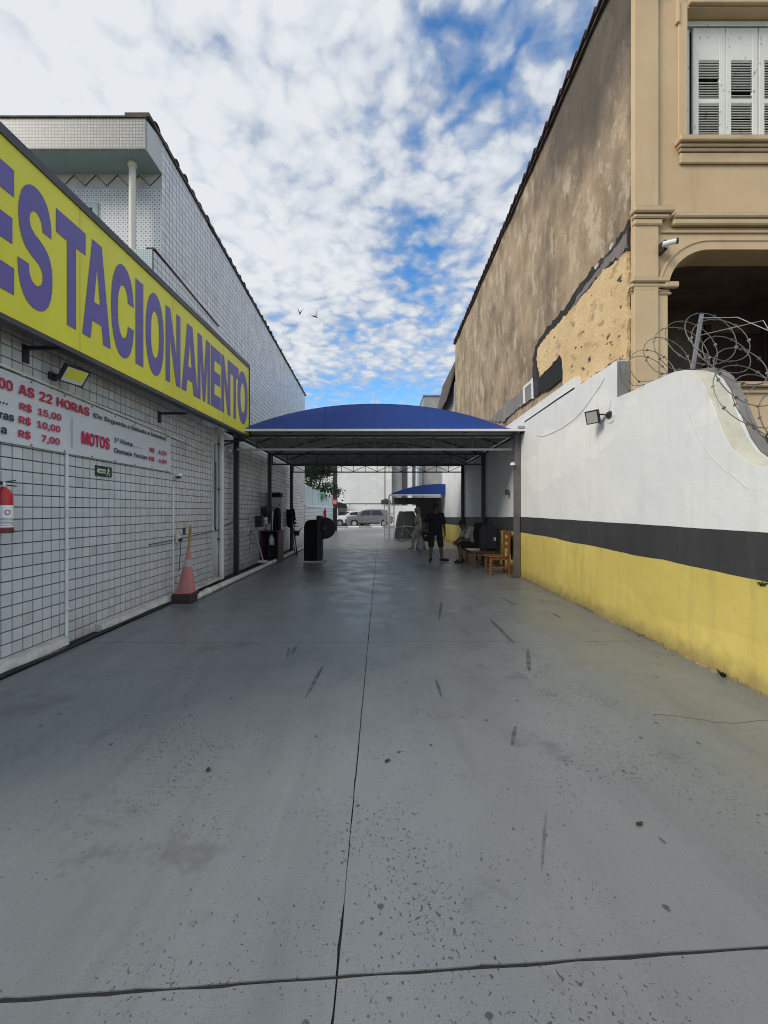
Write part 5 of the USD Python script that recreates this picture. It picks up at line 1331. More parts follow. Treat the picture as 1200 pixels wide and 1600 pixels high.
gn = single('green_netting', sheet([[(-3.62 + 0.10 * math.sin(u * 5 + v), 25.0 + 2.6 * u, 2.62 - 0.55 * v * (0.6 + 0.4 * math.sin(u * 7))) for v in np.linspace(0, 1, 6)] for u in np.linspace(0, 1, 14)]), GREEN_NET, 'bright green netting thrown over the pale panels of the low wall', 'netting', smooth=True)

# ------------------------------------------------------------------ people
sph = lambda p, r: m3.Manifold.sphere(float(r), 20).translate([float(x) for x in p])


def bones(bl):
    out = []
    for a, ra, b, rb in bl:
        out.append(m3.Manifold.batch_hull([sph(a, ra), sph(b, rb)]))
    return m3.Manifold.batch_boolean(out, m3.OpType.Add)


def soft(man, res=0.02, it=8):
    v, f, _ = meshkit.arrays(man.refine_to_length(res))
    t = trimesh.Trimesh(v, f, process=True)
    trimesh.smoothing.filter_taubin(t, iterations=it)
    return t


def person(label, loc, rz, J, skin, hair, shirt, shorts, shoe, hair_long=False, sleeve=0.55, leg_cover=1.0, female=False, grip=(0.8, 0.8)):
    """J: joints in metres in the figure's own frame (facing +y, left is -x). One continuous body; hair and clothes are its children."""
    t = thing('person', label, 'person', loc, rz)
    j = {k: np.array(v, float) for k, v in J.items()}
    sw = 0.92 if female else 1.0
    up = j['neck'] - j['pelvis']
    upn = up / np.linalg.norm(up)
    sd = j['shl_r'] - j['shl_l']; sd = sd / np.linalg.norm(sd)
    fw = np.cross(upn, sd)
    chest = j['pelvis'] + up * 0.62
    B = []
    for s, k in ((-1, 'l'), (1, 'r')):
        B += [(chest + sd * s * 0.075, 0.105 * sw, j['pelvis'] + sd * s * 0.07 + upn * 0.02, 0.105), (j['neck'] - upn * 0.07, 0.07, j['shl_' + k], 0.062 * sw), (chest + sd * s * 0.075, 0.105 * sw, j['shl_' + k], 0.058 * sw),
              (j['shl_' + k], 0.056 * sw, j['elb_' + k], 0.042 * sw), (j['elb_' + k], 0.041 * sw, j['wri_' + k], 0.028 * sw),
              (j['hip_' + k], 0.092, j['kne_' + k], 0.058), (j['kne_' + k], 0.056, j['kne_' + k] + (j['ank_' + k] - j['kne_' + k]) * 0.35, 0.056), (j['kne_' + k] + (j['ank_' + k] - j['kne_' + k]) * 0.35, 0.056, j['ank_' + k], 0.036), (j['pelvis'], 0.1, j['hip_' + k], 0.095),
              (j['ank_' + k], 0.036, j['toe_' + k], 0.028)]
        w = j['wri_' + k]; fd = w - j['elb_' + k]; fd /= np.linalg.norm(fd)
        ac = np.cross(fd, sd); ac = ac / (np.linalg.norm(ac) + 1e-9)
        pm = w + fd * 0.075
        B += [(w, 0.026, pm + ac * 0.022, 0.020), (w, 0.026, pm - ac * 0.022, 0.020)]
        cl_ = fw * 0.0 + np.cross(ac, fd) * (-s)
        for q in range(4):
            o_ = pm + ac * (0.03 - 0.02 * q)
            ln = (0.038, 0.045, 0.041, 0.032)[q]
            m_ = o_ + fd * ln + cl_ * 0.010; e_ = m_ + fd * ln * grip[0] + cl_ * 0.03
            B += [(o_, 0.0105, m_, 0.0095), (m_, 0.0095, e_, 0.008)]
        th = w + fd * 0.03 + ac * 0.03
        B += [(th, 0.013, th + fd * 0.035 + ac * 0.025, 0.011), (th + fd * 0.035 + ac * 0.025, 0.011, th + fd * 0.06 + ac * 0.022 + cl_ * 0.01, 0.009)]
    h = j['head']; hd = j['face'] / np.linalg.norm(j['face']); hs = np.cross(hd, [0, 0, 1.0]); hs /= np.linalg.norm(hs); hu = np.cross(hs, hd)
    B += [(j['neck'] - upn * 0.02, 0.058, h - hu * 0.05 - hd * 0.01, 0.052), (h + hu * 0.035 - hd * 0.015, 0.090, h - hu * 0.03 + hd * 0.02, 0.072), (h - hu * 0.03 + hd * 0.02, 0.07, h - hu * 0.085 + hd * 0.05, 0.038),
          (h + hu * 0.02 + hd * 0.082, 0.012, h - hu * 0.02 + hd * 0.105, 0.014), (h - hu * 0.055 + hd * 0.076 + hs * 0.02, 0.010, h - hu * 0.055 + hd * 0.076 - hs * 0.02, 0.010)]
    for s in (-1, 1):
        B += [(h + hs * s * 0.085 + hu * 0.012, 0.015, h + hs * s * 0.08 - hu * 0.022, 0.011)]
    body = part(t, 'body', soft(bones(B), 0.018, 6), skin, smooth=True, local=True)
    for s in (-1, 1):
        part(t, 'eye', xf(trimesh.creation.icosphere(1, 0.011), h + hs * s * 0.032 + hu * 0.015 + hd * 0.078), HAIR_DARK, smooth=True, local=True)
    H = [(h + hu * 0.048 - hd * 0.02, 0.096, h + hu * 0.02 - hd * 0.04, 0.088)]
    if hair_long: H += [(h - hd * 0.05, 0.075, h - hu * 0.16 - hd * 0.06, 0.055), (h + hu * 0.06 + hd * 0.03, 0.065, h + hu * 0.05, 0.07)] + [(h + hs * s * 0.06 + hu * 0.03, 0.035, h + hs * s * 0.07 - hu * 0.12 - hd * 0.02, 0.03) for s in (-1, 1)]
    part(t, 'hair', soft(bones(H), 0.02, 4), hair, smooth=True, local=True)
    g_ = 0.016
    C = []
    for s, k in ((-1, 'l'), (1, 'r')):
        e_ = j['shl_' + k] + (j['elb_' + k] - j['shl_' + k]) * sleeve if sleeve <= 1 else j['elb_' + k]
        C += [(chest + sd * s * 0.075, 0.105 * sw + g_, j['pelvis'] + sd * s * 0.075 - upn * 0.04, 0.112 + g_), (j['neck'] - upn * 0.085, 0.07 + g_, j['shl_' + k], 0.062 * sw + g_), (chest + sd * s * 0.075, 0.105 * sw + g_, j['shl_' + k], 0.058 * sw + g_), (j['shl_' + k], 0.056 * sw + g_, e_, 0.058 * sw + g_)]
        if sleeve > 1: C += [(j['elb_' + k], 0.055, j['elb_' + k] + (j['wri_' + k] - j['elb_' + k]) * 0.85, 0.045)]
    part(t, 'shirt', soft(bones(C), 0.025, 4), shirt, smooth=True, local=True)
    D = []
    for s, k in ((-1, 'l'), (1, 'r')):
        D += [(j['pelvis'], 0.112, j['hip_' + k], 0.108)]
        if leg_cover <= 1: D += [(j['hip_' + k], 0.107, j['hip_' + k] + (j['kne_' + k] - j['hip_' + k]) * leg_cover, 0.092)]
        else: D += [(j['hip_' + k], 0.107, j['kne_' + k], 0.072), (j['kne_' + k], 0.072, j['kne_' + k] + (j['ank_' + k] - j['kne_' + k]) * (leg_cover - 1), 0.058)]
    part(t, 'shorts' if leg_cover <= 1 else 'trousers', soft(bones(D), 0.025, 4), shorts, smooth=True, local=True)
    for k in 'lr':
        a_ = j['ank_' + k]; b_ = j['toe_' + k]; d_ = b_ - a_; d_[2] = 0
        d_ = d_ / np.linalg.norm(d_)
        z0 = min(a_[2], b_[2]) - 0.0
        sole = [(a_ + d_ * u + np.array([0, 0, dz]), r_) for u, dz, r_ in ((-0.035, -0.03, 0.042), (0.06, -0.03, 0.045))]
        part(t, 'shoe', soft(bones([(sole[0][0], 0.042, sole[1][0], 0.044), (sole[1][0], 0.044, b_ + d_ * 0.02, 0.036)]), 0.02, 3), shoe, smooth=True, local=True)
    return t


# man standing with a carrier bag, seen a little from behind, legs apart
Ym = 12.6
J = dict(pelvis=(0, 0, 0.93), neck=(0.015, 0.0, 1.46), head=(0.03, 0.03, 1.62), face=(0.9, 0.4, -0.12), shl_l=(-0.19, 0.0, 1.40), shl_r=(0.20, 0.0, 1.40), elb_l=(-0.33, -0.03, 1.14), wri_l=(-0.41, -0.05, 0.92),
         elb_r=(0.27, 0.02, 1.11), wri_r=(0.30, 0.07, 0.86), hip_l=(-0.10, 0, 0.90), hip_r=(0.11, 0, 0.90), kne_l=(-0.12, 0.03, 0.49), kne_r=(0.17, 0.03, 0.49), ank_l=(-0.14, -0.01, 0.085), ank_r=(0.20, -0.01, 0.085), toe_l=(-0.18, -0.14, 0.045), toe_r=(0.36, -0.05, 0.045))
pm_ = W(680, 0, Ym)
person('standing person in black shirt and black shorts, holding a grey carrier bag', (pm_[0], Ym, 0.0), 0.0, J, SKIN_DARK, HAIR_DARK, BLACK_CLOTH, look('black_shorts', (0.016, 0.019, 0.019), 0.9), RUBBER, leg_cover=1.0, sleeve=0.7)
bg = thing('carrier_bag', 'translucent grey plastic carrier bag hanging from the standing person\'s hand', 'bag', (pm_[0] - 0.44, Ym - 0.05, 0.4))
gb = []
for z, w, d in ((0.83, 0.02, 0.02), (0.76, 0.035, 0.03), (0.66, 0.075, 0.06), (0.56, 0.13, 0.09), (0.46, 0.15, 0.11), (0.37, 0.145, 0.11), (0.32, 0.10, 0.08), (0.305, 0.02, 0.02)):
    t = np.linspace(0, 2 * PI, 24)
    gb.append(np.stack([pm_[0] - 0.44 + (w + 0.012 * np.sin(4 * t + z * 20) * (w > 0.05)) * np.cos(t), Ym - 0.05 + (d + 0.012 * np.sin(5 * t + z * 30) * (w > 0.05)) * np.sin(t), np.full(24, z)], 1))
part(bg, 'pouch', sheet(gb), PLASTIC_BAG, smooth=True)
part(bg, 'handle', tube([(pm_[0] - 0.44, Ym - 0.05, 0.82), (pm_[0] - 0.432, Ym - 0.06, 0.90), (pm_[0] - 0.425, Ym - 0.05, 0.83)], 0.008, 6), PLASTIC_BAG)

# woman walking to the left behind him, handbag at her side
Yw = 16.3
pw_ = W(654, 0, Yw)
J = dict(pelvis=(0, 0, 0.90), neck=(0.02, 0.03, 1.37), head=(0.02, 0.06, 1.52), face=(0.0, 1, -0.25), shl_l=(-0.16, 0.03, 1.32), shl_r=(0.17, 0.0, 1.32), elb_l=(-0.22, 0.08, 1.06), wri_l=(-0.22, 0.22, 0.88),
         elb_r=(0.22, -0.10, 1.05), wri_r=(0.22, -0.16, 0.80), hip_l=(-0.09, 0, 0.86), hip_r=(0.09, 0, 0.86), kne_l=(-0.09, 0.20, 0.50), kne_r=(0.09, 0.0, 0.46), ank_l=(-0.09, 0.24, 0.10), ank_r=(0.08, -0.20, 0.13), toe_l=(-0.09, 0.38, 0.05), toe_r=(0.08, -0.08, 0.055))
person('walking person with fair hair in a pale shirt and light trousers, carrying a brown handbag', (pw_[0], Yw, 0.0), PI / 2, J, SKIN_MID, HAIR_FAIR, PALE_SHIRT, look('pale_trousers', (0.50, 0.47, 0.45), 0.9, var=0.15), look('shoe_pale', (0.45, 0.4, 0.35), 0.6), hair_long=True, sleeve=0.6, leg_cover=1.75, female=True)
hbg = thing('handbag', 'dark brown handbag hanging beside the walking person', 'bag', (pw_[0] + 0.18, Yw - 0.3, 0.5))
hx, hy = pw_[0] + 0.20, Yw - 0.24
part(hbg, 'body', xf(cbx(-0.24, 0.24, -0.09, 0.09, -0.20, 0.17, 0.05), (hx + 0.05, hy - 0.02, 0.56), (0, 0.25, 0.1)), BROWN_BAG, smooth=30)
part(hbg, 'strap', tube([(hx - 0.12 + 0.0, hy, 0.72), (hx - 0.07, hy, 0.82), (hx, hy, 0.86), (hx + 0.1, hy, 0.80), (hx + 0.16, hy, 0.70)], 0.012, 6), BROWN_BAG)
part(hbg, 'buckle', xf(cbx(-0.04, 0.04, -0.006, 0.006, -0.025, 0.025, 0.004), (hx + 0.04, hy - 0.12, 0.57)), GALV)

# person seated on the bench, bent forward
Ys = 12.3
ps = W(737, 0, Ys)
J = dict(pelvis=(0, 0, 0.56), neck=(-0.02, 0.24, 1.02), head=(-0.02, 0.36, 1.12), face=(0.0, 0.75, -0.65), shl_l=(-0.19, 0.20, 0.97), shl_r=(0.18, 0.20, 0.97), elb_l=(-0.25, 0.34, 0.72), wri_l=(-0.14, 0.52, 0.62),
         elb_r=(0.24, 0.32, 0.72), wri_r=(0.14, 0.50, 0.62), hip_l=(-0.10, 0.04, 0.54), hip_r=(0.10, 0.04, 0.54), kne_l=(-0.15, 0.46, 0.52), kne_r=(0.14, 0.42, 0.52), ank_l=(-0.15, 0.46, 0.085), ank_r=(0.14, 0.30, 0.085), toe_l=(-0.16, 0.61, 0.045), toe_r=(0.14, 0.45, 0.045))
person('seated person in a light grey shirt and dark shorts bending forward on the bench', (ps[0] + 0.06, Ys, 0.0), PI / 2 + 0.15, J, SKIN_DARK, HAIR_DARK, GREY_SHIRT, BLACK_CLOTH, RUBBER, leg_cover=0.9, sleeve=0.7)

# ------------------------------------------------------------------ bench, bag, chair
bh = thing('wooden_bench', 'dark wooden bench along the yellow wall with a pale board on it', 'bench', (2.85, 11.8, 0))
xa, xb = 2.40, 2.98
for k in range(4): part(bh, 'seat_slat', cbx(xa + k * 0.145, xa + k * 0.145 + 0.132, 11.0, 13.0, 0.42, 0.45, 0.005), DARK_WOOD)
for y in (11.06, 12.0, 12.94):
    for x in (xa + 0.05, xb - 0.05): part(bh, 'leg', cbx(x - 0.035, x + 0.035, y - 0.035, y + 0.035, 0, 0.418, 0.005), DARK_WOOD)
    part(bh, 'rail', cbx(xa + 0.087, xb - 0.087, y - 0.02, y + 0.02, 0.33, 0.40, 0.004), DARK_WOOD)
part(bh, 'long_rail', cbx(xa + 0.03, xa + 0.055, 11.10, 12.90, 0.34, 0.40, 0.004), DARK_WOOD)
bd = thing('white_board', 'flat white board lying on the wooden bench beside the seated person', 'board', (2.6, 11.6, 0.45))
part(bd, 'sheet', cbx(2.36, 2.74, 11.30, 11.75, 0.452, 0.468, 0.003), WHITE_PAINT)
part(bd, 'rim', cat_([cbx(2.355, 2.745, 11.285, 11.298, 0.452, 0.474, 0.003), cbx(2.355, 2.745, 11.752, 11.765, 0.452, 0.474, 0.003)]), PALE_STEEL)
Yb = 11.1
bk = thing('black_bag', 'large black padded bag standing on the bench between the person and the chair', 'bag', tuple(W(765, 0, Yb)[:2]) + (0.45,))
x0, x1 = W(752, 0, Yb)[0], W(779.5, 0, Yb)[0]
gb = []
for u, k in ((0.0, 0.80), (0.02, 0.96), (0.10, 1.0), (0.5, 1.02), (0.85, 0.98), (0.96, 0.86), (1.0, 0.55), (1.0, 0.02)):
    t = np.linspace(0, 2 * PI, 33)
    sx_ = np.sign(np.cos(t)) * np.abs(np.cos(t)) ** 0.35; sy_ = np.sign(np.sin(t)) * np.abs(np.sin(t)) ** 0.35
    gb.append(np.stack([(x0 + x1) / 2 + sx_ * (x1 - x0) / 2 * k, Yb + 0.12 + sy_ * 0.20 * k + 0.01 * np.sin(3 * t + 8 * u), np.full(33, 0.452 + u * 0.68)], 1))
part(bk, 'body', sheet(gb), NAVY_CLOTH, smooth=50)
part(bk, 'pocket', cbx((x0 + x1) / 2 - 0.15, (x0 + x1) / 2 + 0.15, Yb - 0.145, Yb - 0.09, 0.52, 0.82, 0.02), BLACK_CLOTH)
part(bk, 'tag', cbx((x0 + x1) / 2 + 0.06, (x0 + x1) / 2 + 0.12, Yb - 0.152, Yb - 0.146, 0.74, 0.84, 0.002), PALE_STEEL)
part(bk, 'handle', tube([((x0 + x1) / 2 + 0.09 * math.cos(t), Yb + 0.1, 1.128 + 0.07 * math.sin(t)) for t in np.linspace(0, PI, 9)], 0.014, 8), BLACK_CLOTH)
by = thing('dark_backrest', 'dark padded chair back between the seated person and the black bag', 'chair', tuple(W(747, 0, 12.0)[:2]) + (0.0,))
q = W(748, 0, 12.0)[0]
part(by, 'backrest', hull([(q - 0.12, 12.0, 0.46), (q + 0.14, 12.0, 0.46), (q - 0.15, 12.05, 0.9), (q + 0.16, 12.05, 0.9), (q - 0.08, 12.08, 1.18), (q + 0.10, 12.08, 1.18), (q - 0.12, 12.1, 0.46), (q + 0.14, 12.1, 0.46), (q - 0.08, 12.14, 1.18), (q + 0.10, 12.14, 1.18)]), BLACK_CLOTH)
part(by, 'cushion', cbx(q - 0.2, q + 0.2, 12.1, 12.5, 0.452, 0.53, 0.02), BLACK_CLOTH)

ch = thing('wooden_chair', 'orange brown wooden chair standing sideways beside the grey canopy post', 'chair', (2.78, 10.15, 0))
cx0, cx1, cy0, cy1 = W(766, 0, 9.95)[0], W(795, 0, 9.95)[0], 9.93, 10.36
SH = 0.45
for (x, y, top) in ((cx0, cy0, SH - 0.03), (cx0, cy1, SH - 0.03)):
    part(ch, 'leg', cbx(x - 0.028, x + 0.028, y - 0.024, y + 0.024, 0, top, 0.005), WOOD)
for y in (cy0, cy1):
    part(ch, 'leg', hull([(cx1 - 0.028, y - 0.024, 0), (cx1 + 0.028, y - 0.024, 0), (cx1 - 0.028, y + 0.024, 0), (cx1 + 0.028, y + 0.024, 0), (cx1 - 0.04, y - 0.024, SH), (cx1 + 0.015, y - 0.024, SH), (cx1 - 0.04, y + 0.024, SH), (cx1 + 0.015, y + 0.024, SH)]), WOOD)
    part(ch, 'back_post', hull([(cx1 - 0.04, y - 0.024, SH + 0.001), (cx1 + 0.015, y - 0.024, SH + 0.001), (cx1 - 0.04, y + 0.024, SH + 0.001), (cx1 + 0.015, y + 0.024, SH + 0.001), (cx1 - 0.01, y - 0.02, 1.06), (cx1 + 0.03, y - 0.02, 1.06), (cx1 - 0.01, y + 0.02, 1.06), (cx1 + 0.03, y + 0.02, 1.06)]), WOOD)
part(ch, 'seat', cbx(cx0 - 0.05, cx1 - 0.045, cy0 - 0.04, cy1 + 0.04, SH - 0.028, SH, 0.008), WOOD)
for y in (cy0, cy1):
    part(ch, 'apron', cbx(cx0 + 0.03, cx1 - 0.03, y - 0.012, y + 0.012, SH - 0.09, SH - 0.03, 0.003), WOOD)
    part(ch, 'stretcher', cbx(cx0 + 0.03, cx1 - 0.03, y - 0.012, y + 0.012, 0.16, 0.195, 0.003), WOOD)
for z0_, z1_ in ((0.62, 0.70), (0.78, 0.86), (0.94, 1.04)):
    part(ch, 'back_rail', cbx(cx1 - 0.012 + (z0_ - 0.45) * 0.05, cx1 + 0.012 + (z0_ - 0.45) * 0.05, cy0 + 0.025, cy1 - 0.025, z0_, z1_, 0.004), WOOD)
jk = thing('hanging_jacket', 'dark jacket hung over the back of the wooden chair', 'jacket', (cx1 + 0.07, 10.1, 0.6))
g_ = []
for k, z in enumerate(np.linspace(1.0, 0.36, 10)):
    t = np.linspace(0, 1, 14)
    w_ = 0.24 + 0.12 * math.sin(k / 9 * PI)
    g_.append(np.stack([cx1 + 0.045 + 0.028 * k * (0.4 + 0.6 * t) * 0.6 + 0.012 * np.sin(t * 11 + k * 0.5), 9.97 + 0.02 * k - w_ * 0.2 + w_ * t, np.full(14, z) - 0.05 * t * (k == 9)], 1))
part(jk, 'cloth', sheet(g_), NAVY_CLOTH, smooth=True)
part(jk, 'collar', tube([(cx1 + 0.04, 9.93, 0.99), (cx1 + 0.05, 10.05, 1.03), (cx1 + 0.04, 10.18, 0.99)], 0.025, 8), NAVY_CLOTH, smooth=True)
ws = thing('wall_switch', 'small dark switch box on the shaded white wall under the canopy', 'switch', tuple(W(791, 769, 10.5)))
q = S(791, 769, 3.09)
part(ws, 'box', cbx(q[0] - 0.02, q[0] + 0.05, q[1] - 0.05, q[1] + 0.05, q[2] - 0.07, q[2] + 0.07, 0.008), GREY_STEEL)
part(ws, 'button', cbx(q[0] - 0.03, q[0] - 0.021, q[1] - 0.02, q[1] + 0.02, q[2] - 0.03, q[2] + 0.03, 0.004), BLACK_METAL)
pl = thing('post_lamp', 'small white lamp fixed to the grey canopy post on the right', 'lamp', tuple(W(808, 727, 9.6)))
q = W(801, 727, 9.5)
part(pl, 'shade', lathe([(0, 0), (0.06, 0), (0.05, 0.05), (0.02, 0.07), (0, 0.07)], 16, tuple(q)), WHITE_PVC, smooth=40)
part(pl, 'arm', bar((q[0], q[1], q[2] + 0.055), (3.05, 9.56, q[2] + 0.055), 0.02), WHITE_PVC)

# ------------------------------------------------------------------ far car park: cars, second canopy, rack, bicycle


def car(label, loc, rz, paint, L=4.4, Wd=1.82, H=1.62, suv=True):
    t = thing('parked_car', label, 'car', loc, rz)
    h = H
    prof = [(-L / 2 + 0.06, 0.32), (-L / 2, 0.5), (-L / 2 + 0.02, 0.78), (-L / 2 + 0.10, 0.93), (-L / 2 + 1.05, 1.02), (L / 2 - 0.35, 1.03), (L / 2 - 0.06, 0.98), (L / 2, 0.72), (L / 2 - 0.02, 0.42), (L / 2 - 0.10, 0.30)]
    body = Polygon(prof).buffer(0.03).buffer(-0.03)
    wx = (-L / 2 + 0.85, L / 2 - 0.82)
    for x in wx: body = body.difference(shapely.Point(x, 0.33).buffer(0.37))
    m = extrude(body, -Wd / 2, Wd / 2, 'y')
    v = np.array(m.vertices); v[:, 1] *= 1 - 0.10 * np.clip((v[:, 2] - 0.75) / 0.3, 0, 1) - 0.05 * np.clip(np.abs(v[:, 0]) / (L / 2) - 0.75, 0, 1)
    part(t, 'body', trimesh.Trimesh(v, m.faces, process=False), paint, smooth=25, local=True)
    rb_ = L / 2 - (0.30 if suv else 0.75)
    ghp = [(-L / 2 + 1.00, 1.01), (-L / 2 + 1.62, h - 0.10), (-L / 2 + 2.0, h), (rb_ - 0.75, h), (rb_ - 0.22, h - 0.09), (rb_, 1.02)]
    def gh(pts, y0, y1):
        m = extrude(Polygon(pts), y0, y1, 'y'); v = np.array(m.vertices)
        v[:, 1] *= 0.90 - 0.20 * np.clip((v[:, 2] - 1.0) / 0.6, 0, 1); return trimesh.Trimesh(v, m.faces, process=False)
    part(t, 'cabin', gh(ghp, -Wd / 2, Wd / 2), paint, smooth=25, local=True)
    part(t, 'side_window', gh([(-L / 2 + 1.22, 1.06), (-L / 2 + 1.70, h - 0.16), (-L / 2 + 2.35, h - 0.10), (-L / 2 + 2.35, 1.06)], -Wd / 2 - 0.012, Wd / 2 + 0.012), CAR_GLASS, local=True)
    part(t, 'side_window', gh([(-L / 2 + 2.43, 1.06), (-L / 2 + 2.43, h - 0.10), (rb_ - 0.85, h - 0.11), (rb_ - 0.55, 1.06)], -Wd / 2 - 0.012, Wd / 2 + 0.012), CAR_GLASS, local=True)
    part(t, 'windscreen', hull([(-L / 2 + 1.03, s * 0.70, 1.05) for s in (-1, 1)] + [(-L / 2 + 1.58, s * 0.60, h - 0.13) for s in (-1, 1)] + [(-L / 2 + 1.01, s * 0.70, 1.06) for s in (-1, 1)] + [(-L / 2 + 1.55, s * 0.60, h - 0.12) for s in (-1, 1)]), CAR_GLASS, local=True)
    for x in wx:
        for s in (-1, 1):
            wl_ = part(t, 'wheel', xf(lathe([(0.2, -0.1), (0.31, -0.1), (0.33, -0.07), (0.33, 0.07), (0.31, 0.1), (0.2, 0.1), (0.2, -0.1)], 24), (x, s * (Wd / 2 - 0.11), 0.33), (PI / 2, 0, 0)), RUBBER, smooth=40, local=True)
            part(wl_, 'rim', cat_([xf(lathe([(0, -0.02), (0.205, -0.02), (0.205, 0.02), (0, 0.02)], 20), (x, s * (Wd / 2 - 0.05), 0.33), (PI / 2, 0, 0))]), GALV, smooth=40, local=True)
    for s in (-1, 1):
        part(t, 'headlight', cbx(-L / 2 + 0.0, -L / 2 + 0.22, s * (Wd / 2 - 0.14) - 0.15, s * (Wd / 2 - 0.14) + 0.12, 0.70, 0.84, 0.03), LAMP_GLASS, local=True)
        part(t, 'tail_light', cbx(L / 2 - 0.16, L / 2 - 0.0, s * (Wd / 2 - 0.16) - 0.14, s * (Wd / 2 - 0.16) + 0.12, 0.76, 0.95, 0.03), TAIL_RED, local=True)
        part(t, 'mirror', cbx(-L / 2 + 1.35, -L / 2 + 1.5, s * (Wd / 2 + 0.05) - 0.07, s * (Wd / 2 + 0.05) + 0.07, 1.04, 1.17, 0.03), paint, local=True)
        part(t, 'sill', cbx(wx[0] + 0.42, wx[1] - 0.42, s * (Wd / 2 - 0.01) - 0.02, s * (Wd / 2 - 0.01) + 0.02, 0.28, 0.40, 0.01), RUBBER, local=True)
    part(t, 'bumper', cbx(-L / 2 - 0.03, -L / 2 + 0.2, -Wd / 2 + 0.1, Wd / 2 - 0.1, 0.30, 0.48, 0.04), RUBBER, local=True)
    return t


Yc = 39.0
car('silver hatchback estate car parked sideways at the far end of the lot', (W(577, 0, Yc)[0], Yc, 0.0), 0.0, SILVER)
car('pale silver car parked behind the sideways silver estate car', (W(548, 0, 41.3)[0] + 0.2, 41.3, 0.0), 0.35, CAR_WHITE, L=4.1, H=1.48, suv=False)
car('white car at the far left, partly hidden by the dark post', (W(512, 0, 36.0)[0] - 0.6, 37.4 + 2.2, 0.0), PI + 0.25, CAR_WHITE, L=4.0, H=1.46, suv=False)

sc = thing('small_canopy', 'smaller blue canvas canopy on white poles at the right of the far lot', 'canopy', (1.6, 22.3, 0))
Yq = 20.9
xa, xb = W(608.5, 0, Yq)[0], W(686, 0, Yq)[0]
zb = EYE + (CY - 773) * Yq / F
rows_ = []
for y in np.linspace(Yq, Yq + 3.6, 5):
    x = np.linspace(xa + 0.05, xb + 1.6, 24); u = (x - xa) / (xb - xa)
    rows_.append(np.stack([x, np.full(24, y), zb + 0.02 + 0.52 * (1 - (1 - np.clip(u, 0, 1.9)) ** 2 * 1.0)], 1))
low = rows_[0].copy(); low[:, 2] = zb + 0.02
part(sc, 'canvas', sheet([low] + rows_), BLUE_CLOTH, smooth=25)
part(sc, 'lining', sheet([r_ - np.array([0, -0.01, 0.015]) for r_ in rows_]), GREY_CLOTH, smooth=25)
part(sc, 'front_bar', cbx(xa - 0.03, xb + 0.02, Yq - 0.05, Yq - 0.003, zb - 0.04, zb + 0.015, 0.005), WHITE_PAINT)
for x, y in ((xa, Yq), (xa, Yq + 3.6), (xb - 0.05, Yq + 3.6)):
    part(sc, 'pole', cbx(x - 0.035, x + 0.035, y - 0.04, y + 0.02, 0, zb - 0.042, 0.005), WHITE_PAINT)
part(sc, 'side_bar', cbx(xa - 0.025, xa + 0.025, Yq + 0.025, Yq + 3.55, zb - 0.038, zb + 0.01, 0.005), WHITE_PAINT)
part(sc, 'back_sheet', bx(W(650, 0, 24.3)[0], xb + 0.6, 24.3, 24.32, 0.05, zb - 0.05), TARP)
part(sc, 'hanging_sheet', bx(xa + 0.3, W(650, 0, 24.3)[0] - 0.003, 24.3, 24.315, EYE + (CY - 788) * 24.3 / F, zb - 0.05), TARP)
cv = thing('covered_stack', 'stack of things under a grey tarpaulin below the small canopy', 'stack', (1.6, 23.4, 0))
tv = np.random.default_rng(8)
gx, gyy = np.meshgrid(np.linspace(0, 1, 16), np.linspace(0, 1, 10), indexing='ij')
prof_ = np.minimum(1, 6 * np.minimum(np.minimum(gx, 1 - gx), np.minimum(gyy, 1 - gyy) * 1.2))
hz = prof_ ** 0.6 * (1.30 + 0.2 * meshkit.noise(np.stack([gx * 4, gyy * 4, gx * 0], -1), 3))
x0, x1 = W(617, 0, 22.8)[0], W(655, 0, 22.8)[0]
part(cv, 'tarpaulin', sheet(np.stack([x0 + (x1 - x0) * gx, 22.6 + 1.4 * gyy, hz], -1)), TARP, smooth=40)
part(cv, 'rope', tube([(x0 + 0.02, 22.55, 0.62), ((x0 + x1) / 2, 22.5, 0.66), (x1, 22.55, 0.6)], 0.012, 6), DIRTY_PVC)
rk = thing('wire_rack', 'tall white wire rack standing left of the small canopy', 'rack', (0.3, 21.8, 0))
Yr = 21.6
x0, x1 = W(600.5, 0, Yr)[0], W(616, 0, Yr)[0]
zt_ = EYE + (CY - 788) * Yr / F
for x in (x0, x1):
    for y in (Yr, Yr + 0.5): part(rk, 'upright', cbx(x - 0.018, x + 0.018, y - 0.018, y + 0.018, 0, zt_, 0.003), WHITE_PAINT)
for z in (0.25, 0.62, 0.98, 1.34, zt_ - 0.05):
    part(rk, 'shelf', cat_([bx(x0 + 0.02, x1 - 0.02, Yr + k * 0.1, Yr + 0.012 + k * 0.1, z, z + 0.012) for k in range(6)] + [bx(x0 + 0.02, x1 - 0.02, Yr - 0.012, Yr - 0.001, z - 0.01, z + 0.04)]), WHITE_PAINT)
for k in range(7):
    x = x0 + 0.03 + k * (x1 - x0 - 0.06) / 6
    part(rk, 'bar', bx(x - 0.006, x + 0.006, Yr + 0.515, Yr + 0.527, 0.25, zt_ - 0.05), WHITE_PAINT)
tk = thing('water_tank', 'grey plastic tank on top of the white wire rack', 'tank', (W(601, 0, 21.9)[0], 21.9, zt_))
part(tk, 'body', lathe([(0, 0), (0.24, 0), (0.26, 0.03), (0.26, 0.20), (0.22, 0.25), (0, 0.26)], 20, (W(603, 0, 21.85)[0], 21.85, zt_ + 0.002)), look('tank_grey', (0.16, 0.16, 0.16), 0.5), smooth=40)
part(tk, 'cap', lathe([(0, 0), (0.08, 0), (0.08, 0.04), (0, 0.04)], 12, (W(603, 0, 21.85)[0], 21.85, zt_ + 0.263)), BLACK_METAL, smooth=40)
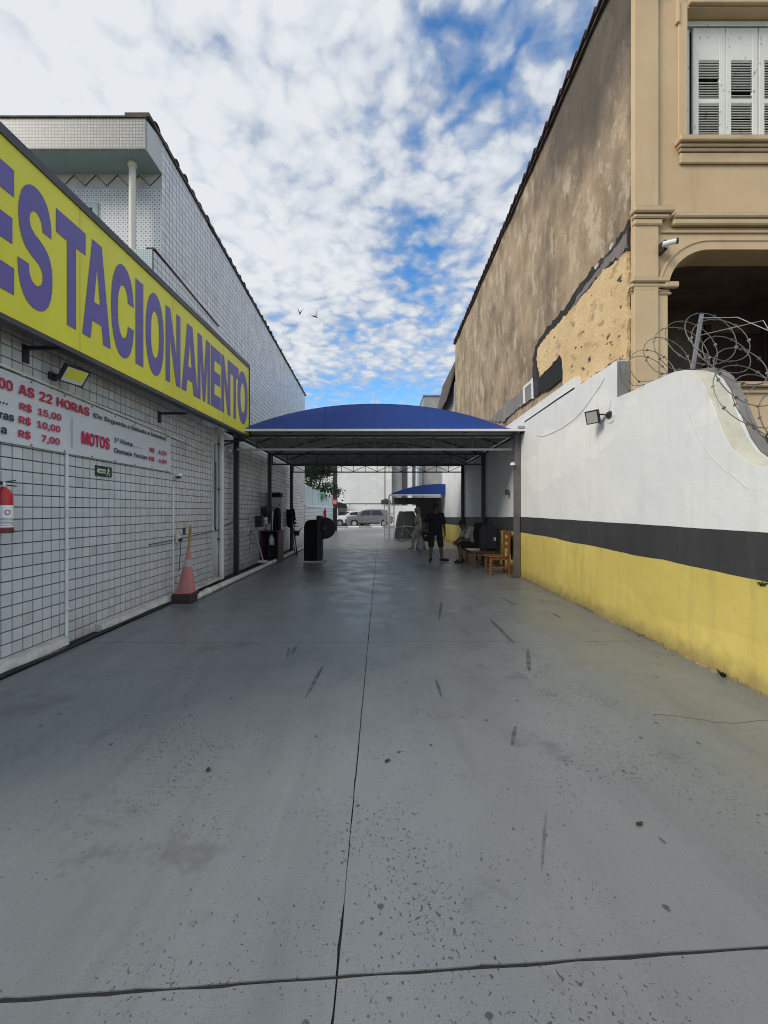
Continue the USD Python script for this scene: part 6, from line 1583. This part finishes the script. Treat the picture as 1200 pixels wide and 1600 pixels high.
bi = thing('bicycle', 'grey bicycle leaning by the covered stack under the small canopy', 'bicycle', (W(635, 0, 21.4)[0], 21.4, 0))
yb_ = 20.6
c0, c1 = np.array([W(627.5, 0, yb_)[0], yb_, 0.33]), np.array([W(627.5, 0, yb_)[0] + 1.02, yb_, 0.33])
for c_ in (c0, c1):
    w_ = part(bi, 'wheel', tube([c_ + 0.32 * np.array([math.cos(t), 0, math.sin(t)]) for t in np.linspace(0, 2 * PI, 28, endpoint=False)], 0.018, 6, closed=True), RUBBER, smooth=60)
    part(w_, 'rim', tube([c_ + 0.295 * np.array([math.cos(t), 0, math.sin(t)]) for t in np.linspace(0, 2 * PI, 28, endpoint=False)], 0.010, 6, closed=True), GALV, smooth=60)
    part(w_, 'spokes', cat_([bar(c_, c_ + 0.29 * np.array([math.cos(t), 0, math.sin(t)]), 0.004) for t in np.linspace(0, 2 * PI, 12, endpoint=False)]), GALV)
sadp, bbp, hdp = c0 + (0.62, 0, 0.40), c0 + (0.52, 0, -0.04), c0 + (0.14, 0, 0.45)
part(bi, 'frame', cat_([tube([a_, b_], 0.016, 8) for a_, b_ in ((hdp, sadp), (hdp - (0.0, 0, 0.08), bbp), (sadp, bbp), (bbp, c1), (sadp, c1))]), PALE_STEEL, smooth=40)
part(bi, 'fork', tube([c0, hdp + (-0.02, 0, 0.06)], 0.014, 8), PALE_STEEL, smooth=40)
part(bi, 'handlebar', tube([hdp + (-0.02, -0.26, 0.16), hdp + (0.0, -0.1, 0.12), hdp + (0.0, 0.1, 0.12), hdp + (-0.02, 0.26, 0.16)], 0.012, 8), GALV, smooth=40)
part(bi, 'saddle', hull([sadp + q for q in ((-0.15, 0, 0.1), (0.1, -0.07, 0.1), (0.1, 0.07, 0.1), (-0.14, 0, 0.06), (0.1, -0.06, 0.06), (0.1, 0.06, 0.06))]), RUBBER)
kb2 = thing('gate_booth', 'dark canvas booth beside the white car at the far left', 'booth', (W(532, 0, 42)[0], 42.0, 0))
x0, x1 = W(522, 0, 42)[0], W(541, 0, 42)[0]
part(kb2, 'wall', bx(x0, x1, 42.0, 42.8, 0, 1.7), look('booth_wall', (0.10, 0.085, 0.085), 0.7))
part(kb2, 'roof', extrude(Polygon([(x0 - 0.05, 1.72), (x1 + 0.05, 1.72), (x1 - 0.05, 2.15), (x0 + 0.5, 2.35), (x0 - 0.05, 2.4)]), 41.9, 42.85, 'y'), NAVY_CLOTH)
part(kb2, 'pole', bx(x0 + 0.35, x0 + 0.41, 41.9, 41.96, 0, 1.715), WHITE_PAINT)
part(kb2, 'window', bx(x0 + 0.55, x1 - 0.12, 41.97, 41.995, 0.75, 1.4), CAR_GLASS)

# ------------------------------------------------------------------ plants


def leaf_cloud(n, size, rng_, inside):
    """n small leaf faces whose centres inside() picks."""
    V, Fc = [], []
    for k in range(n):
        c_ = inside(rng_)
        a_ = rng_.normal(size=3); a_ /= np.linalg.norm(a_); b_ = np.cross(a_, rng_.normal(size=3)); b_ /= np.linalg.norm(b_)
        s = size * (0.6 + 0.8 * rng_.random())
        V += [c_ - a_ * s, c_ + b_ * s * 0.45, c_ + a_ * s, c_ - b_ * s * 0.45]
        Fc += [[4 * k, 4 * k + 1, 4 * k + 2], [4 * k, 4 * k + 2, 4 * k + 3]]
    return np.array(V), np.array(Fc)


tg = np.random.default_rng(4)
tr_ = thing('leafy_tree', 'dark leafy tree rising behind the pale panels of the low wall', 'tree', (-4.75, 27.0, 0))
part(tr_, 'trunk', tube([(-4.75, 27.0, 0), (-4.72, 27.0, 1.5), (-4.65, 26.95, 3.0), (-4.5, 27.0, 4.2)], [0.16, 0.13, 0.10, 0.04], 10), BARK, smooth=50)
limbs = []
for k in range(7):
    a_ = 2 * PI * k / 7 + 0.4
    limbs.append(np.array([-4.6 + 1.0 * math.cos(a_), 27 + 1.0 * math.sin(a_), 3.6 + 0.9 * tg.random()]))
    part(tr_, 'limb', tube([(-4.66, 26.97, 2.6 + 0.15 * k), ((-4.66 + limbs[-1][0]) / 2, (26.97 + limbs[-1][1]) / 2, 3.1 + 0.1 * k), limbs[-1]], [0.06, 0.045, 0.02], 6), BARK, smooth=50)
cl_c = [l_ + tg.normal(size=3) * 0.25 for l_ in limbs for _ in range(3)] + [np.array([-4.5 + 1.0 * tg.normal() * 0.5, 27 + tg.normal() * 0.6, 4.6 + 0.4 * tg.normal()]) for _ in range(10)] + [np.array([-3.75, 26.6, 2.9]), np.array([-3.55, 27.2, 3.1]), np.array([-3.3, 27.4, 2.85]), np.array([-3.1, 28.0, 2.75]), np.array([-4.1, 26.2, 2.9]), np.array([-4.2, 26.0, 3.4]), np.array([-3.9, 26.3, 3.9])]
part(tr_, 'crown', leaf_cloud(6500, 0.085, tg, lambda r: cl_c[r.integers(len(cl_c))] + r.normal(size=3) * np.array([0.24, 0.24, 0.20])), LEAF, kind='stuff')
# plant behind the curved wall
pb = thing('spiky_plant', 'bushy plant with long dry blades behind the curved wall end', 'plant', (4.35, 4.9, 1.6))
pc = W(1188, 672, 4.75)
part(pb, 'stem', tube([(pc[0] + 0.1, 4.85, 1.2), (pc[0] + 0.1, 4.8, 2.35)], [0.05, 0.03], 8), BARK, smooth=50)
for k in range(60):
    a_ = 2 * PI * tg.random(); l_ = 0.35 + 0.3 * tg.random(); dr = 0.5 + 0.6 * tg.random()
    o_ = np.array([pc[0] + 0.1 + 0.05 * tg.normal(), 4.8 + 0.05 * tg.normal(), 2.25 + 0.10 * tg.random()])
    d_ = np.array([math.cos(a_), math.sin(a_), 0]); s_ = np.array([-d_[1], d_[0], 0]) * 0.011
    cc = [o_ + d_ * l_ * u + np.array([0, 0, l_ * (0.7 * u - dr * u * u)]) for u in (0, 0.3, 0.6, 0.85, 1.0)]
    wd = (0.6, 1.0, 0.9, 0.6, 0.1)
    part(pb, 'leaf', sheet([[c_ - s_ * w, c_ + s_ * w] for c_, w in zip(cc, wd)]), GRASS_LEAF)
part(pb, 'foliage', leaf_cloud(1500, 0.05, tg, lambda r: np.array([pc[0] + 0.25, 5.0, 1.95]) + r.normal(size=3) * np.array([0.22, 0.16, 0.14])), LEAF, kind='stuff')


def weed(label, loc, n, h):
    t = thing('weed', label, 'weed', loc)
    for k in range(n):
        a_ = PI / 2 + PI * tg.random(); l_ = h * (0.6 + 0.6 * tg.random())
        d_ = np.array([math.cos(a_), math.sin(a_), 0]); s_ = np.array([-d_[1], d_[0], 0]) * 0.008
        o_ = np.array(loc) + 0.012 * tg.normal(size=3) * (1, 1, 0)
        cc = [o_ + d_ * l_ * 0.6 * u + np.array([0, 0, l_ * (1.1 * u - 0.6 * u * u)]) for u in (0, 0.4, 0.75, 1.0)]
        part(t, 'leaf', sheet([[c_ - s_ * w, c_ + s_ * w] for c_, w in zip(cc, (0.6, 1.2, 0.9, 0.1))]), LEAF)
    return t


q = S(1137, 1058, 3.2); weed('small green weed at the foot of the yellow wall', (float(xr(q[1])) - 0.02, q[1], 0.005), 16, 0.09)
q = S(1193, 916, 3.2); weed('small weed sprouting from the yellow band of the boundary wall near its charcoal stripe', (float(xr(q[1])) - 0.002, q[1], q[2]), 14, 0.07)
for px, py, lab, r_ in ((999, 1289, 'dry dark leaf lying on the right half of the drive', 0.4), (325, 1204, 'curled dark leaf lying on the left half of the drive', 1.7), (605, 1190, 'dark bottle cap sized leaf near the centre joint of the drive', 0.9)):
    p = G(px, py); s = 0.022
    t = [p + np.array([s * a_ * math.cos(r_) - s * b_ * math.sin(r_), s * a_ * math.sin(r_) + s * b_ * math.cos(r_), 0.003 + 0.006 * abs(b_) + 0.004 * a_ * a_]) for a_, b_ in ((-1.1, 0), (-0.4, -0.5), (0.4, -0.45), (1.2, 0.1), (0.4, 0.5), (-0.4, 0.55))]
    t += [p + np.array([0, 0, 0.002])]
    lf = thing('fallen_leaf', lab, 'leaf', tuple(p))
    part(lf, 'blade', (np.array(t), np.array([[6, k, (k + 1) % 6] for k in range(6)])), DRY)

# ------------------------------------------------------------------ razor wire over the wall
rz = thing('razor_wire', 'loose coils of razor wire along the top of the curved white wall', 'razor wire', (3.4, 4.5, 3.1))
cyc = np.array([(6.35, 3.35), (5.8, 3.22), (5.4, 3.16), (5.1, 3.18), (4.7, 3.24), (4.4, 3.26), (4.15, 3.16), (3.98, 2.86), (3.82, 2.50), (3.62, 2.28), (3.35, 2.12), (3.05, 2.08)])
seg = np.concatenate([[0], np.cumsum(np.linalg.norm(np.diff(cyc, axis=0), axis=1))])
wr_ = np.random.default_rng(12)
turns = 18
tt = np.linspace(0, 1, turns * 26)
wob_ = [0.06 * math.sin(6.3 * u + 1) + 0.03 * math.sin(17 * u) for u in tt]
P = []
for u, w_ in zip(tt, wob_):
    s = u ** 0.95 * seg[-1]
    cyy, czz = np.interp(s, seg, cyc[:, 0]), np.interp(s, seg, cyc[:, 1])
    r_ = 0.27 + 0.05 * math.sin(9 * u) + 0.10 * max(0, math.sin(PI * min(1, max(0, (u - 0.25) / 0.4))))
    r_ *= 0.8 if u < 0.2 else 1.0
    a_ = 2 * PI * turns * u
    P.append([3.40 + r_ * math.cos(a_) * 0.95 + w_ * 0.5, cyy + 0.14 * math.sin(a_) + 0.05 * math.cos(a_ * 0.37), czz + 0.10 + r_ * math.sin(a_) + 0.10 * (r_ - 0.27)])
P = np.array(P)
# keep the coil clear of the wall
for p in P:
    top = np.interp(p[1], yy, zz) + 0.03
    if xr(p[1]) - 0.03 < p[0] < xr(p[1]) + 0.36 and p[2] < top: p[2] = top
WIRE = look('wire_steel', (0.17, 0.16, 0.155), 0.5, 0.55, var=0.3, scale=12)
part(rz, 'wire', tube(P, 0.0046, 5), WIRE, smooth=50)
bars_ = []
for k in range(4, len(P) - 1, 3):
    d_ = P[k + 1] - P[k]; d_ /= np.linalg.norm(d_); n_ = np.cross(d_, [0.3, 0.5, 0.8]); n_ /= np.linalg.norm(n_)
    bars_.append(hull([P[k] + n_ * 0.016 - d_ * 0.012, P[k] - n_ * 0.016 - d_ * 0.012, P[k] + n_ * 0.016 + d_ * 0.012, P[k] - n_ * 0.016 + d_ * 0.012, P[k] + np.cross(d_, n_) * 0.003, P[k] - np.cross(d_, n_) * 0.003]))
part(rz, 'barbs', cat_(bars_), WIRE, kind='stuff')
part(rz, 'post', bar((3.30, 4.42, 3.05), (3.38, 4.40, 3.62), 0.035, 0.02), look('post_steel', (0.20, 0.20, 0.21), 0.5, var=0.2))
part(rz, 'tie_wire', tube([(3.37, 4.40, 3.58), (3.5, 4.1, 3.45), (3.6, 3.85, 3.20), (3.62, 3.6, 2.4)], 0.004, 5), GALV)
part(rz, 'tie_wire', tube([(3.37, 4.40, 3.40), (3.62, 3.95, 3.35), (3.7, 3.7, 2.7)], 0.004, 5), GALV)

# ------------------------------------------------------------------ birds


def bird(label, c_, yaw, dih):
    j = lambda *q: np.array(c_) + np.array([q[0] * math.cos(yaw) - q[1] * math.sin(yaw), q[0] * math.sin(yaw) + q[1] * math.cos(yaw), q[2]])
    B = [(j(0, -0.13, 0), 0.02, j(0, 0.02, 0), 0.045), (j(0, 0.02, 0), 0.045, j(0, 0.13, 0.01), 0.026), (j(0, 0.13, 0.01), 0.024, j(0, 0.19, 0.005), 0.006), (j(-0.03, -0.24, 0), 0.008, j(0, -0.1, 0), 0.02), (j(0.03, -0.24, 0), 0.008, j(0, -0.1, 0), 0.02)]
    for s, dd in zip((-1, 1), dih):
        e = j(s * 0.16 * math.cos(dd), 0.02, 0.16 * math.sin(dd)); tp = j(s * 0.36 * math.cos(dd), -0.10, 0.36 * math.sin(dd))
        e2 = j(s * 0.16 * math.cos(dd), -0.09, 0.16 * math.sin(dd))
        B += [(j(0, 0.04, 0.02), 0.02, e, 0.012), (j(0, -0.06, 0.02), 0.02, e2, 0.010), (e, 0.012, tp, 0.006), (e2, 0.010, tp, 0.006), (e, 0.010, e2, 0.010)]
    single('bird', soft(bones(B), 0.03, 2), look('bird_grey', (0.05, 0.05, 0.055), 0.8), label, 'bird', smooth=True, origin=c_)


bird('dark bird with both wings raised, left of the two in the sky', W(468.5, 490, 26.0), 0.25, (1.15, 0.95))
bird('dark bird banking with one wing up, right of the two in the sky', W(493, 495, 26.0), -0.7, (0.35, 0.75))
